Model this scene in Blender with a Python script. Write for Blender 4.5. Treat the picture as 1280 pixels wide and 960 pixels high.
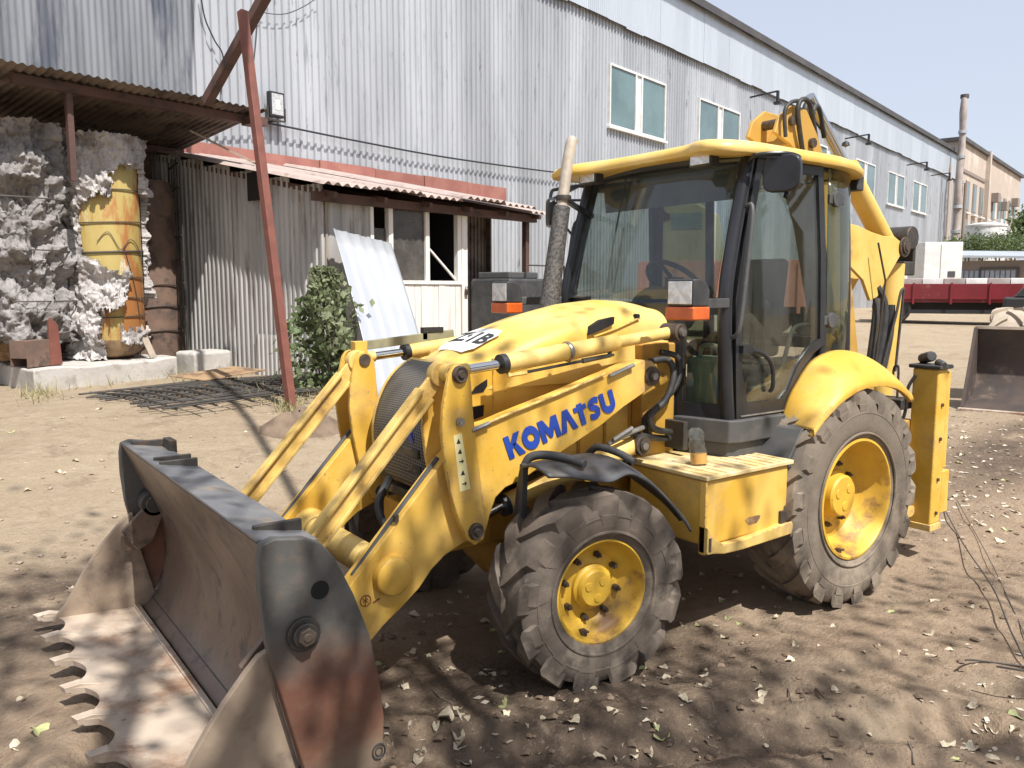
import bpy, bmesh, math, random
from mathutils import Vector, Matrix, noise
R = math.radians
rng = random.Random(7)
sc = bpy.context.scene
for o in list(bpy.data.objects):
    bpy.data.objects.remove(o)
COL = sc.collection

# ------------------------------------------------------------------ camera, sky, sun, exposure
CAM = Vector((4.733, 3.836, 1.975)); YAW = R(-126.13); PIT = R(-6.55); FPX = 1023.0
FW = Vector((math.cos(YAW)*math.cos(PIT), math.sin(YAW)*math.cos(PIT), math.sin(PIT)))
RT = Vector((math.sin(YAW), -math.cos(YAW), 0)); UPV = RT.cross(FW)
cd = bpy.data.cameras.new('camera'); cam = bpy.data.objects.new('camera', cd); COL.objects.link(cam)
cam.location = CAM
cam.rotation_euler = (math.pi/2 + PIT, 0, YAW - math.pi/2)
cd.sensor_fit = 'HORIZONTAL'; cd.sensor_width = 36; cd.lens = 36*FPX/1280
cd.clip_start = .05; cd.clip_end = 3000
sc.camera = cam

SUN_AZ, SUN_EL = R(88), R(57)
SDIR = Vector((math.cos(SUN_EL)*math.cos(SUN_AZ), math.cos(SUN_EL)*math.sin(SUN_AZ), math.sin(SUN_EL)))
wd = bpy.data.worlds.new('World'); sc.world = wd; wd.use_nodes = True
wn = wd.node_tree.nodes; wn.clear()
sky = wn.new('ShaderNodeTexSky'); sky.sky_type = 'NISHITA'; sky.sun_disc = False
sky.sun_elevation = SUN_EL; sky.sun_rotation = math.pi/2 - SUN_AZ
sky.air_density = 1.0; sky.dust_density = 2.0; sky.ozone_density = 1.0; sky.altitude = 0
hz = wn.new('ShaderNodeMix'); hz.data_type = 'RGBA'; hz.inputs[0].default_value = .6; hz.inputs[7].default_value = (5.9, 6.15, 7.0, 1)   # milky summer haze over the whole sky
bg = wn.new('ShaderNodeBackground'); bg.inputs[1].default_value = .10
wo = wn.new('ShaderNodeOutputWorld')
wd.node_tree.links.new(sky.outputs[0], hz.inputs[6]); wd.node_tree.links.new(hz.outputs[2], bg.inputs[0]); wd.node_tree.links.new(bg.outputs[0], wo.inputs[0])
sl = bpy.data.lights.new('sun', 'SUN'); sl.energy = 5.0; sl.angle = R(.55); sl.color = (1, .968, .925)
so = bpy.data.objects.new('sun', sl); COL.objects.link(so)
so.rotation_euler = SDIR.to_track_quat('Z', 'Y').to_euler(); so.location = (0, 0, 30)
sc.view_settings.view_transform = 'Standard'; sc.view_settings.look = 'None'
sc.view_settings.exposure = .58; sc.view_settings.gamma = 1
sc.cycles.max_bounces = 8; sc.cycles.transparent_max_bounces = 16
sc.cycles.use_denoising = True

# ------------------------------------------------------------------ photo pixel -> place helpers (1280x960 photo)
AN = R(-126.13 - 39.7)                      # heading of the hall wall
DU = Vector((math.cos(AN), math.sin(AN), 0)); DP = Vector((-math.sin(AN), math.cos(AN), 0))
C0 = Vector((CAM.x, CAM.y, 0))
def ray(x, y): return FW + RT*((x-640)/FPX) + UPV*((480-y)/FPX)
def sstep(x, a, b):
    t = min(1, max(0, (x-a)/(b-a))); return t*t*(3-2*t)
def up_of(P): d = P - C0; return d.dot(DU), d.dot(DP)
def W(u, p, z): return C0 + DU*u + DP*p + Vector((0, 0, z))
def height0(x, y):
    u, p = up_of(Vector((x, y, 0)))
    a = .62*sstep(p, 3.8, 9.5); b = .4*sstep(u, 7.3, 12.2) + .5*sstep(u, 12.2, 30)
    return a + b - a*b
def nz(x, y, s, seed=0): return noise.noise(Vector((x*s+seed*17.3, y*s-seed*9.1, seed*3.7)))
def seg_d(x, y, a, b):
    ax, ay = a; bx, by = b; dx, dy = bx-ax, by-ay
    t = max(0, min(1, ((x-ax)*dx+(y-ay)*dy)/(dx*dx+dy*dy)))
    return math.hypot(x-ax-t*dx, y-ay-t*dy)
RUTS = [((4.2, .35), (1.0, 2.2), .16, .075), ((4.3, 1.55), (1.0, 3.0), .2, .05), ((1.6, .95), (-6, 1.4), .3, .03)]
def height(x, y, fine=1.0):
    h = height0(x, y)
    r = math.hypot(x-2, y-.5)
    near = 1 - sstep(r, 7, 16)
    h += .05*nz(x, y, .35, 1)*(.4+.6*near)*sstep(r, 1, 4)
    if fine > 0:
        k = near*fine
        m = max(0, nz(x, y, .9, 5)+.25)
        h += k*(.022*nz(x, y, 1.7, 2) + .014*nz(x, y, 4.3, 3)*(.4+m) + .011*abs(nz(x, y, 9.1, 4))*(.3+1.4*m))
        churn = max(0, 1-math.hypot((x-2.7)/2.6, (y-1.7)/1.9))
        h += churn*(.075*nz(x, y, 2.6, 6) + .05*abs(nz(x, y, 6.3, 8)) + .018*nz(x, y, 15, 9))
        for a, b, w, dp in RUTS:
            d = seg_d(x, y, a, b)
            if d < 2.2*w: h += -dp*math.exp(-(d/w)**2*1.6) + .5*dp*math.exp(-((d-1.35*w)/(.5*w))**2)
    # low heap of earth pushed up round the loader bucket
    h += .11*math.exp(-(((x-4.0)/.75)**2 + (max(0, abs(y)-.9)/.45)**2))
    # flat seat under the wheels
    return h
def g(x, y, d=0): return Vector((x, y, height(x, y)+d))
def on_ground(x, y):
    d = ray(x, y); t = 1.5
    while t < 400:
        P = CAM + d*t
        if P.z < height(P.x, P.y): return P
        t += .02 + t*.0006
    return P
def on_p(x, y, p):                           # photo pixel on a plane parallel to the hall wall -> (u, z)
    d = ray(x, y); t = p / d.dot(DP); P = CAM + d*t
    return up_of(P)[0], P.z
def at_y(x, y, Y): d = ray(x, y); return CAM + d*((Y-CAM.y)/d.y)

# ------------------------------------------------------------------ mesh helpers
class MB:
    def __init__(s): s.v = []; s.f = []
    def add(s, vs, fs):
        n = len(s.v); s.v += [tuple(v) for v in vs]; s.f += [tuple(i+n for i in f) for f in fs]; return s
    def box(s, c, d, rot=None):
        c = Vector(c); hx, hy, hz = d[0]/2, d[1]/2, d[2]/2
        vs = [Vector((x, y, z)) for x in (-hx, hx) for y in (-hy, hy) for z in (-hz, hz)]
        if rot is not None: vs = [rot @ v for v in vs]
        return s.add([v+c for v in vs], [(0,1,3,2),(4,6,7,5),(0,4,5,1),(2,3,7,6),(0,2,6,4),(1,5,7,3)])
    def b2(s, a, b):                          # box from two corners
        return s.box([(a[i]+b[i])/2 for i in range(3)], [abs(b[i]-a[i]) for i in range(3)])
    def bar(s, p, q, w, h, up=(0, 0, 1)):
        p, q = Vector(p), Vector(q); t = (q-p).normalized(); up = Vector(up)
        if abs(t.dot(up)) > .98: up = Vector((1, 0, 0))
        a = t.cross(up).normalized()*w/2; b = a.cross(t).normalized()*h/2
        vs = [p-a-b, p+a-b, p+a+b, p-a+b, q-a-b, q+a-b, q+a+b, q-a+b]
        return s.add(vs, [(0,3,2,1),(4,5,6,7),(0,1,5,4),(1,2,6,5),(2,3,7,6),(3,0,4,7)])
    def tube(s, pts, r, n=8, caps=True, closed=False):
        pts = [Vector(p) for p in pts]; m = len(pts)
        rr = r if isinstance(r, (list, tuple)) else [r]*m
        t0 = (pts[1]-pts[0]).normalized()
        a = t0.orthogonal().normalized(); vs = []
        prev = t0
        for i, p in enumerate(pts):
            if closed: t = (pts[(i+1) % m]-pts[i-1]).normalized()
            elif i == 0: t = t0
            elif i == m-1: t = (pts[-1]-pts[-2]).normalized()
            else: t = ((pts[i+1]-p).normalized()+(p-pts[i-1]).normalized()).normalized()
            q = prev.rotation_difference(t); a = (q @ a); a = (a - t*a.dot(t)).normalized(); prev = t
            b = t.cross(a)
            for k in range(n):
                th = 2*math.pi*k/n; vs.append(p + (a*math.cos(th)+b*math.sin(th))*rr[i])
        fs = [(i*n+k, i*n+(k+1) % n, (i+1)*n+(k+1) % n, (i+1)*n+k) for i in range(m-1) for k in range(n)]
        if closed: fs += [((m-1)*n+k, (m-1)*n+(k+1) % n, (k+1) % n, k) for k in range(n)]
        elif caps: fs += [tuple(range(n))[::-1], tuple((m-1)*n+k for k in range(n))]
        return s.add(vs, fs)
    def cyl(s, p, q, r, r2=None, n=20): return s.tube([p, q], [r, r if r2 is None else r2], n)
    def prism(s, prof, a, b, axis='y'):       # 2d outline extruded
        n = len(prof)
        def P(x, z, t): return {'y': (x, t, z), 'x': (t, x, z), 'z': (x, z, t)}[axis]
        vs = [P(x, z, a) for x, z in prof] + [P(x, z, b) for x, z in prof]
        return s.add(vs, [tuple(range(n))[::-1], tuple(range(n, 2*n))] + [(i, (i+1) % n, n+(i+1) % n, n+i) for i in range(n)])
    def lathe(s, prof, c, axis='y', n=40):    # (radius, along)
        c = Vector(c); vs = []
        for r, t in prof:
            for k in range(n):
                th = 2*math.pi*k/n; x, z = r*math.cos(th), r*math.sin(th)
                vs.append(c + Vector({'y': (x, t, z), 'z': (x, z, t), 'x': (t, x, z)}[axis]))
        m = len(prof)
        fs = [(i*n+k, i*n+(k+1) % n, (i+1)*n+(k+1) % n, (i+1)*n+k) for i in range(m-1) for k in range(n)]
        if prof[0][0] > 1e-5 and False: pass
        return s.add(vs, fs)
    def disc(s, c, r, axis='y', n=24, t=.004):
        c = Vector(c); d = Vector({'y': (0, t/2, 0), 'x': (t/2, 0, 0), 'z': (0, 0, t/2)}[axis])
        return s.tube([c-d, c+d], r, n)
    def grid(s, fn, nu, nv, closed=False):
        vs = [fn(i/nu, j/nv) for i in range(nu+1) for j in range(nv+1)]
        return s.add(vs, [(i*(nv+1)+j, (i+1)*(nv+1)+j, (i+1)*(nv+1)+j+1, i*(nv+1)+j+1) for i in range(nu) for j in range(nv)])
    def mesh(s, name, weld=False):
        me = bpy.data.meshes.new(name); me.from_pydata(s.v, [], s.f)
        bm = bmesh.new(); bm.from_mesh(me)
        if weld: bmesh.ops.remove_doubles(bm, verts=bm.verts, dist=1e-4)
        bmesh.ops.recalc_face_normals(bm, faces=bm.faces); bm.to_mesh(me); bm.free()
        return me
def link(name, me, mat=None, parent=None, bevel=0, smooth=35, seg=2):
    if mat is not None and not me.materials: me.materials.append(mat)
    if smooth: me.shade_smooth(); me.set_sharp_from_angle(angle=R(smooth))
    o = bpy.data.objects.new(name, me); COL.objects.link(o)
    if parent is not None: o.parent = parent
    if bevel:
        b = o.modifiers.new('bevel', 'BEVEL'); b.width = bevel; b.segments = seg; b.limit_method = 'ANGLE'; b.angle_limit = R(38)
        b.harden_normals = True
    return o
def part(name, mb, mat, parent, bevel=0, smooth=35, kind=None, label=None, weld=False):
    o = link(name, mb.mesh(name, weld), mat, parent, bevel, smooth)
    if kind: o['kind'] = kind
    if label: o['label'] = label
    return o
def tag(o, label, cat, group=None):
    o['label'] = label; o['category'] = cat
    if group: o['group'] = group
    return o
def thing(name, label, cat, loc=(0, 0, 0), rz=0, group=None):
    o = bpy.data.objects.new(name, None); COL.objects.link(o); o.empty_display_size = .1
    o.location = loc; o.rotation_euler = (0, 0, rz)
    return tag(o, label, cat, group)
def copy_tree(o, parent=None):
    c = o.copy(); COL.objects.link(c); c.parent = parent
    for ch in list(o.children): copy_tree(ch, c)
    return c
def structure(name, mb, mat, smooth=35):
    o = part(name, mb, mat, None, smooth=smooth); o['kind'] = 'structure'; return o
def spl(pts, k=6, closed=False):              # Catmull-Rom through points of any dimension
    pts = [Vector(p) for p in pts]; n = len(pts); out = []
    rngi = range(n) if closed else range(n-1)
    for i in rngi:
        if closed: p0, p1, p2, p3 = pts[i-1], pts[i], pts[(i+1) % n], pts[(i+2) % n]
        else: p0, p1, p2, p3 = pts[max(0, i-1)], pts[i], pts[i+1], pts[min(n-1, i+2)]
        for j in range(k):
            t = j/k
            out.append(.5*((2*p1)+(p2-p0)*t+(2*p0-5*p1+4*p2-p3)*t*t+(3*p1-p0-3*p2+p3)*t**3))
    if not closed: out.append(pts[-1])
    return out
def text_mesh(body, size, depth, bold=.0, spacing=1.0):
    cu = bpy.data.curves.new('txt', 'FONT'); cu.body = body; cu.size = size; cu.extrude = depth/2; cu.offset = bold
    cu.align_x = 'CENTER'; cu.align_y = 'CENTER'; cu.space_character = spacing; cu.resolution_u = 3
    ob = bpy.data.objects.new('txt', cu); COL.objects.link(ob)
    dg = bpy.context.evaluated_depsgraph_get(); me = bpy.data.meshes.new_from_object(ob.evaluated_get(dg))
    bpy.data.objects.remove(ob); bpy.data.curves.remove(cu)
    return me

# ------------------------------------------------------------------ materials
MATS = {}
def mat(name, c1, c2=None, scale=4, rough=.6, metal=0., bump=0., bscale=30, detail=6, rnd=0., coat=0.,
        stain=None, sscale=3, slo=.5, shi=.62, stretch=(1, 1, 1), rough2=None, spec=.5, stain2=None, s2scale=12, s2lo=.6, s2hi=.66, wear=None):
    m = bpy.data.materials.new(name); m.use_nodes = True; nt = m.node_tree; N = nt.nodes; L = nt.links
    bs = N['Principled BSDF']; bs.inputs['Roughness'].default_value = rough; bs.inputs['Metallic'].default_value = metal
    bs.inputs['Specular IOR Level'].default_value = spec
    if coat: bs.inputs['Coat Weight'].default_value = coat; bs.inputs['Coat Roughness'].default_value = .15
    tc = N.new('ShaderNodeTexCoord'); mp = N.new('ShaderNodeMapping'); mp.inputs['Scale'].default_value = stretch
    L.new(tc.outputs['Object'], mp.inputs['Vector'])
    oi = N.new('ShaderNodeObjectInfo')
    # each object gets its own offset in the pattern
    if rnd:
        mul = N.new('ShaderNodeMath'); mul.operation = 'MULTIPLY'; mul.inputs[1].default_value = 37.0
        L.new(oi.outputs['Random'], mul.inputs[0]); cx = N.new('ShaderNodeCombineXYZ')
        for i in range(3): L.new(mul.outputs[0], cx.inputs[i])
        L.new(cx.outputs[0], mp.inputs['Location'])
    def noi(sc_, det=detail, ro=.6):
        n = N.new('ShaderNodeTexNoise'); n.inputs['Scale'].default_value = sc_; n.inputs['Detail'].default_value = det
        n.inputs['Roughness'].default_value = ro; L.new(mp.outputs[0], n.inputs['Vector']); return n
    def ramp(src, lo, hi):
        r = N.new('ShaderNodeMapRange'); r.inputs[1].default_value = lo; r.inputs[2].default_value = hi; r.interpolation_type = 'SMOOTHSTEP'
        L.new(src, r.inputs[0]); return r.outputs[0]
    def mix(fac, a, b):
        x = N.new('ShaderNodeMix'); x.data_type = 'RGBA'
        L.new(fac, x.inputs[0])
        if isinstance(a, tuple): x.inputs[6].default_value = (*a, 1)
        else: L.new(a, x.inputs[6])
        if isinstance(b, tuple): x.inputs[7].default_value = (*b, 1)
        else: L.new(b, x.inputs[7])
        return x.outputs[2]
    col = c1
    if c2 is not None: col = mix(ramp(noi(scale).outputs[0], .36, .64), c1, c2)
    if stain is not None: col = mix(ramp(noi(sscale, 8, .68).outputs[0], slo, shi), col, stain)
    if stain2 is not None: col = mix(ramp(noi(s2scale, 6, .7).outputs[0], s2lo, s2hi), col, stain2)
    if wear is not None:                       # paint rubbed through along the edges
        bv = N.new('ShaderNodeBevel'); bv.samples = 4; bv.inputs['Radius'].default_value = .012; ge = N.new('ShaderNodeNewGeometry')
        dt = N.new('ShaderNodeVectorMath'); dt.operation = 'DOT_PRODUCT'; L.new(bv.outputs[0], dt.inputs[0]); L.new(ge.outputs['Normal'], dt.inputs[1])
        e1 = ramp(dt.outputs['Value'], .995, .93); nn = ramp(noi(34, 6, .7).outputs[0], .44, .60); mm = N.new('ShaderNodeMath'); mm.operation = 'MULTIPLY'; L.new(e1, mm.inputs[0]); L.new(nn, mm.inputs[1])
        col = mix(mm.outputs[0], col, wear)
    if rnd:
        hs = N.new('ShaderNodeHueSaturation'); mr = N.new('ShaderNodeMapRange')
        mr.inputs[3].default_value = 1-rnd; mr.inputs[4].default_value = 1+rnd
        L.new(oi.outputs['Random'], mr.inputs[0]); L.new(mr.outputs[0], hs.inputs['Value'])
        if isinstance(col, tuple): hs.inputs['Color'].default_value = (*col, 1)
        else: L.new(col, hs.inputs['Color'])
        col = hs.outputs[0]
    if isinstance(col, tuple): bs.inputs['Base Color'].default_value = (*col, 1)
    else: L.new(col, bs.inputs['Base Color'])
    if rough2 is not None:
        mr = N.new('ShaderNodeMapRange'); mr.inputs[3].default_value = rough; mr.inputs[4].default_value = rough2
        L.new(noi(scale*2.3).outputs[0], mr.inputs[0]); L.new(mr.outputs[0], bs.inputs['Roughness'])
    if bump:
        b = N.new('ShaderNodeBump'); b.inputs['Strength'].default_value = 1; b.inputs['Distance'].default_value = bump
        L.new(noi(bscale, 8, .65).outputs[0], b.inputs['Height']); L.new(b.outputs[0], bs.inputs['Normal'])
    MATS[name] = m
    return m
def glass(name, tint, refl_rough=.02, dirt=.0, dcol=(.5, .48, .42), fres=1.5):
    m = bpy.data.materials.new(name); m.use_nodes = True; nt = m.node_tree; N = nt.nodes; L = nt.links; N.clear()
    out = N.new('ShaderNodeOutputMaterial'); tr = N.new('ShaderNodeBsdfTransparent'); tr.inputs[0].default_value = (*tint, 1)
    gl = N.new('ShaderNodeBsdfGlossy'); gl.inputs['Roughness'].default_value = refl_rough
    fr = N.new('ShaderNodeFresnel'); fr.inputs[0].default_value = fres
    geo = N.new('ShaderNodeNewGeometry'); io = N.new('ShaderNodeMapRange')      # a pane is a thin slab: same reflection from either face
    io.inputs[3].default_value = fres; io.inputs[4].default_value = 1/fres; L.new(geo.outputs['Backfacing'], io.inputs[0]); L.new(io.outputs[0], fr.inputs[0])
    mx = N.new('ShaderNodeMixShader'); L.new(fr.outputs[0], mx.inputs[0]); L.new(tr.outputs[0], mx.inputs[1]); L.new(gl.outputs[0], mx.inputs[2])
    last = mx.outputs[0]
    if dirt:
        tc = N.new('ShaderNodeTexCoord'); n = N.new('ShaderNodeTexNoise'); n.inputs['Scale'].default_value = 3; n.inputs['Detail'].default_value = 8
        n.inputs['Roughness'].default_value = .7
        L.new(tc.outputs['Object'], n.inputs['Vector']); mr = N.new('ShaderNodeMapRange'); mr.inputs[1].default_value = .35; mr.inputs[2].default_value = .8
        mr.inputs[3].default_value = dirt*.25; mr.inputs[4].default_value = dirt; L.new(n.outputs[0], mr.inputs[0])
        df = N.new('ShaderNodeBsdfDiffuse'); df.inputs[0].default_value = (*dcol, 1)
        m2 = N.new('ShaderNodeMixShader'); L.new(mr.outputs[0], m2.inputs[0]); L.new(last, m2.inputs[1]); L.new(df.outputs[0], m2.inputs[2]); last = m2.outputs[0]
    L.new(last, out.inputs[0]); MATS[name] = m
    return m

mat('yellow', (.60, .345, .038), (.71, .45, .10), scale=2.4, rough=.4, rough2=.62, bump=.0015, bscale=9, stain=(.46, .29, .10), sscale=2.6, slo=.50, shi=.72, stain2=(.30, .20, .10), s2scale=26, s2lo=.63, s2hi=.70, wear=(.17, .10, .06))
mat('yellow_faded', (.70, .50, .17), (.64, .43, .11), scale=6, rough=.55, bump=.001, bscale=20, stain=(.45, .30, .12), sscale=5, slo=.52, shi=.70, wear=(.22, .13, .07))
mat('yellow_hood', (.73, .53, .19), (.64, .42, .085), scale=1.8, rough=.4, stain=(.66, .42, .06), sscale=1.6, slo=.5, shi=.7, stain2=(.45, .34, .16), s2scale=7, s2lo=.58, s2hi=.78, wear=(.30, .20, .09))
mat('yellow_rod', (.68, .47, .15), (.61, .40, .10), scale=6, rough=.55, bump=.001, bscale=20, stain=(.40, .26, .11), sscale=6, slo=.50, shi=.68, stain2=(.20, .12, .07), s2scale=30, s2lo=.64, s2hi=.70)
mat('yellow_dirty', (.46, .26, .035), (.38, .21, .04), scale=5, rough=.65, bump=.002, bscale=25, stain=(.16, .10, .05), sscale=4, slo=.5, shi=.68)
mat('rim_yellow', (.63, .39, .04), (.55, .33, .04), scale=5, rough=.5, stain=(.26, .14, .05), sscale=4, slo=.53, shi=.68, stain2=(.10, .06, .03), s2scale=18, s2lo=.66, s2hi=.72)
mat('boom_head', (.50, .30, .065), (.44, .25, .05), scale=3, rough=.55, stain=(.26, .15, .06), sscale=4, slo=.52, shi=.7)
mat('boom_yellow', (.70, .48, .14), (.64, .42, .09), scale=3, rough=.5, stain=(.40, .25, .08), sscale=3, slo=.55, shi=.75)
mat('tyre', (.14, .113, .09), (.085, .072, .06), scale=4, rough=.92, bump=.004, bscale=22, stain=(.22, .18, .14), sscale=3.5, slo=.48, shi=.66, spec=.2)
mat('rear_tyre', (.19, .155, .12), (.125, .105, .085), scale=3, rough=.94, bump=.004, bscale=20, stain=(.27, .22, .165), sscale=2.6, slo=.48, shi=.68, spec=.2)
mat('black_plastic', (.028, .029, .031), (.05, .05, .05), scale=6, rough=.55, bump=.0008, bscale=60, stain=(.11, .10, .085), sscale=4, slo=.55, shi=.8)
mat('grey_plastic', (.055, .056, .058), (.075, .073, .07), scale=5, rough=.62, bump=.0006, bscale=90, stain=(.14, .12, .095), sscale=4, slo=.52, shi=.78)
mat('cab_black', (.016, .017, .02), (.024, .025, .028), scale=4, rough=.32, stain=(.07, .063, .055), sscale=4, slo=.6, shi=.85)
mat('guard_black', (.05, .052, .057), (.075, .076, .08), scale=4, rough=.5, stain=(.13, .12, .10), sscale=5, slo=.5, shi=.75)
mat('rubber', (.018, .018, .018), (.04, .037, .033), scale=12, rough=.6)
mat('chrome', (.62, .62, .61), None, rough=.14, metal=1)
mat('steel', (.36, .35, .33), (.26, .25, .23), scale=14, rough=.45, metal=.8, bump=.0006, bscale=50)
mat('dark_steel', (.075, .068, .06), (.05, .045, .04), scale=9, rough=.55, metal=.4, bump=.001, bscale=40, stain=(.16, .085, .045), sscale=5, slo=.55, shi=.7)
mat('bolt', (.12, .09, .07), (.07, .055, .045), scale=20, rough=.6, metal=.5)
mat('mold_steel', (.15, .105, .08), (.22, .16, .115), scale=3, rough=.42, metal=.35, bump=.0018, bscale=16, stain=(.08, .066, .058), sscale=6, slo=.48, shi=.66, stretch=(1, 1, 1), stain2=(.30, .23, .17), s2scale=14, s2lo=.62, s2hi=.72)
mat('mold_top', (.17, .175, .185), (.23, .225, .22), scale=5, rough=.45, metal=.35, bump=.001, bscale=30, stain=(.30, .24, .18), sscale=4, slo=.55, shi=.7)
mat('clam_dirty', (.235, .175, .125), (.30, .23, .165), scale=4, rough=.8, bump=.003, bscale=14, stain=(.15, .115, .088), sscale=3, slo=.48, shi=.64)
mat('tread_pale', (.70, .57, .33), (.58, .42, .17), scale=7, rough=.6, stain=(.40, .31, .2), sscale=6, slo=.52, shi=.68)
mat('clam_steel', (.40, .315, .24), (.52, .43, .34), scale=4, rough=.55, metal=.15, bump=.0016, bscale=14, stain=(.27, .16, .10), sscale=2.2, slo=.52, shi=.68, stain2=(.17, .13, .11), s2scale=10, s2lo=.62, s2hi=.72)
mat('engine', (.10, .075, .045), (.20, .14, .07), scale=7, rough=.7, bump=.006, bscale=14, stain=(.035, .03, .025), sscale=6, slo=.46, shi=.6)
mat('blue', (.012, .045, .27), (.018, .06, .33), scale=8, rough=.4)
mat('decal', (.80, .70, .32), (.74, .66, .36), scale=9, rough=.5)
mat('white_decal', (.78, .77, .73), (.62, .60, .56), scale=9, rough=.5, stain=(.4, .36, .3), sscale=9, slo=.6, shi=.7)
mat('ink', (.02, .02, .022), None, rough=.5)
mat('lamp_glass', (.62, .62, .60), (.44, .44, .43), scale=18, rough=.14, metal=.35, bump=.002, bscale=40)
mat('amber', (.62, .12, .02), (.52, .09, .015), scale=14, rough=.25, coat=.4)
mat('red_lens', (.4, .03, .02), None, rough=.3)
mat('exhaust_tip', (.50, .44, .36), (.38, .32, .26), scale=8, rough=.6, metal=.2)
mat('seat', (.03, .03, .033), (.045, .045, .05), scale=10, rough=.8)
mat('liner', (.10, .10, .10), (.14, .14, .135), scale=6, rough=.8)
glass('cab_glass', (.75, .80, .805), dirt=.035, fres=1.6)
glass('side_glass', (.70, .73, .69), dirt=.04, fres=1.65)
glass('film_glass', (.56, .60, .50), dirt=.22, dcol=(.20, .21, .15), fres=1.7)
glass('window_glass', (.10, .14, .14), dirt=.35, dcol=(.15, .21, .21), refl_rough=.06, fres=1.6)
glass('dusty_glass', (.30, .27, .24), dirt=.5, dcol=(.26, .235, .205), refl_rough=.12)
glass('bottle_glass', (.86, .88, .88), dirt=.12, dcol=(.75, .75, .72), fres=1.45)
mat('zinc', (.42, .435, .455), (.50, .515, .535), scale=.8, rough=.42, metal=.45, rnd=.13, stretch=(2.2, 1, .25), stain=(.27, .285, .30), sscale=2.4, slo=.55, shi=.75, bump=.002, bscale=1.2, stain2=(.24, .225, .215), s2scale=6.5, s2lo=.60, s2hi=.70)
mat('zinc_upper', (.47, .51, .555), (.51, .55, .59), scale=.6, rough=.42, metal=.45, rnd=.05, stretch=(2, 1, .3), stain=(.42, .42, .43), sscale=1.4, slo=.56, shi=.8)
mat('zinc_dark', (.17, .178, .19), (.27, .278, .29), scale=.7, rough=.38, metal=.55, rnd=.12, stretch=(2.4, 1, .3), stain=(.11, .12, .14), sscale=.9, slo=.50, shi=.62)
mat('zinc_bright', (.47, .49, .515), (.53, .545, .565), scale=1.2, rough=.4, metal=.45, stretch=(1, 1, .4))
mat('shed_sheet', (.37, .358, .34), (.49, .475, .455), scale=1.2, rough=.6, metal=.15, rnd=.12, stretch=(3, 1, .3), stain=(.24, .21, .19), sscale=1.8, slo=.52, shi=.66, stain2=(.30, .155, .075), s2scale=2.2, s2lo=.66, s2hi=.72)
mat('white_boards', (.72, .69, .64), (.62, .58, .53), scale=3, rough=.7, rnd=.06, stretch=(3, 1, .5), stain=(.36, .32, .28), sscale=4, slo=.60, shi=.72)
mat('roof_pink', (.34, .265, .235), (.41, .33, .295), scale=2, rough=.75, rnd=.12, stain=(.19, .12, .10), sscale=3, slo=.55, shi=.7, bump=.003, bscale=20)
mat('flash_red', (.26, .10, .08), (.31, .135, .105), scale=2.5, rough=.65, rnd=.08, stain=(.20, .10, .08), sscale=3, slo=.56, shi=.7)
mat('pole_red', (.18, .062, .042), (.14, .048, .034), scale=5, rough=.6, stain=(.12, .055, .04), sscale=4, slo=.55, shi=.7)
mat('beam_brown', (.075, .04, .032), (.10, .05, .038), scale=4, rough=.7, stain=(.035, .025, .02), sscale=3, slo=.5, shi=.7)
mat('canopy', (.20, .155, .125), (.13, .105, .09), scale=2, rough=.7, metal=.2, rnd=.15, stain=(.07, .05, .04), sscale=2, slo=.5, shi=.65)
mat('concrete', (.40, .375, .34), (.48, .455, .42), scale=3, rough=.9, bump=.012, bscale=9, stain=(.25, .22, .19), sscale=2.5, slo=.52, shi=.68)
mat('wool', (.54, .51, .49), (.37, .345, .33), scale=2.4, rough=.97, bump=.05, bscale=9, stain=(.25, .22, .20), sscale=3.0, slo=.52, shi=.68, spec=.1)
mat('wool_shaded', (.32, .302, .29), (.22, .205, .195), scale=2.4, rough=.97, bump=.05, bscale=9, stain=(.14, .125, .115), sscale=3.0, slo=.5, shi=.66, spec=.1)  # the same wool, darkened to put shade into the left tank's colour
mat('tank_yellow', (.44, .345, .12), (.40, .29, .09), scale=1.4, rough=.55, stretch=(1.6, 1.6, .5), stain=(.36, .15, .045), sscale=.9, slo=.46, shi=.54, stain2=(.60, .55, .40), s2scale=2.4, s2lo=.58, s2hi=.66)
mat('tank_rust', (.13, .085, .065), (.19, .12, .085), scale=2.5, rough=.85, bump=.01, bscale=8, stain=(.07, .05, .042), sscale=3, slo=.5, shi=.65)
mat('tank_base', (.33, .22, .12), (.27, .17, .09), scale=3, rough=.8, stain=(.14, .09, .06), sscale=3)
mat('wire', (.10, .085, .075), None, rough=.6, metal=.5)
mat('wood', (.27, .215, .165), (.34, .28, .22), scale=3, rough=.85, stretch=(8, 8, 1), bump=.003, bscale=10)
mat('dark_void', (.012, .011, .011), None, rough=.95)
mat('beige_wall', (.44, .37, .31), (.40, .335, .28), scale=.35, rough=.9, stain=(.56, .49, .42), sscale=.22, slo=.55, shi=.66, bump=.02, bscale=1)
mat('beige_dark', (.22, .18, .155), None, rough=.9)
mat('fascia', (.055, .052, .055), (.075, .07, .07), scale=1, rough=.7)
mat('trim_white', (.66, .655, .64), (.56, .55, .53), scale=3, rough=.6, rnd=.05)
mat('trailer_red', (.19, .018, .024), (.15, .016, .02), scale=1.5, rough=.4, stain=(.25, .12, .10), sscale=1.2, slo=.58, shi=.72)
mat('block_white', (.74, .72, .69), (.60, .58, .55), scale=3, rough=.8, rnd=.06)
mat('block_grey', (.42, .37, .34), (.33, .28, .26), scale=3, rough=.8, rnd=.08)
mat('truck_tan', (.42, .36, .19), (.36, .31, .17), scale=1.5, rough=.5)
mat('salmon', (.62, .27, .185), (.54, .24, .17), scale=2, rough=.6, stain=(.35, .15, .1), sscale=2.5, slo=.6, shi=.72)
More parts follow.
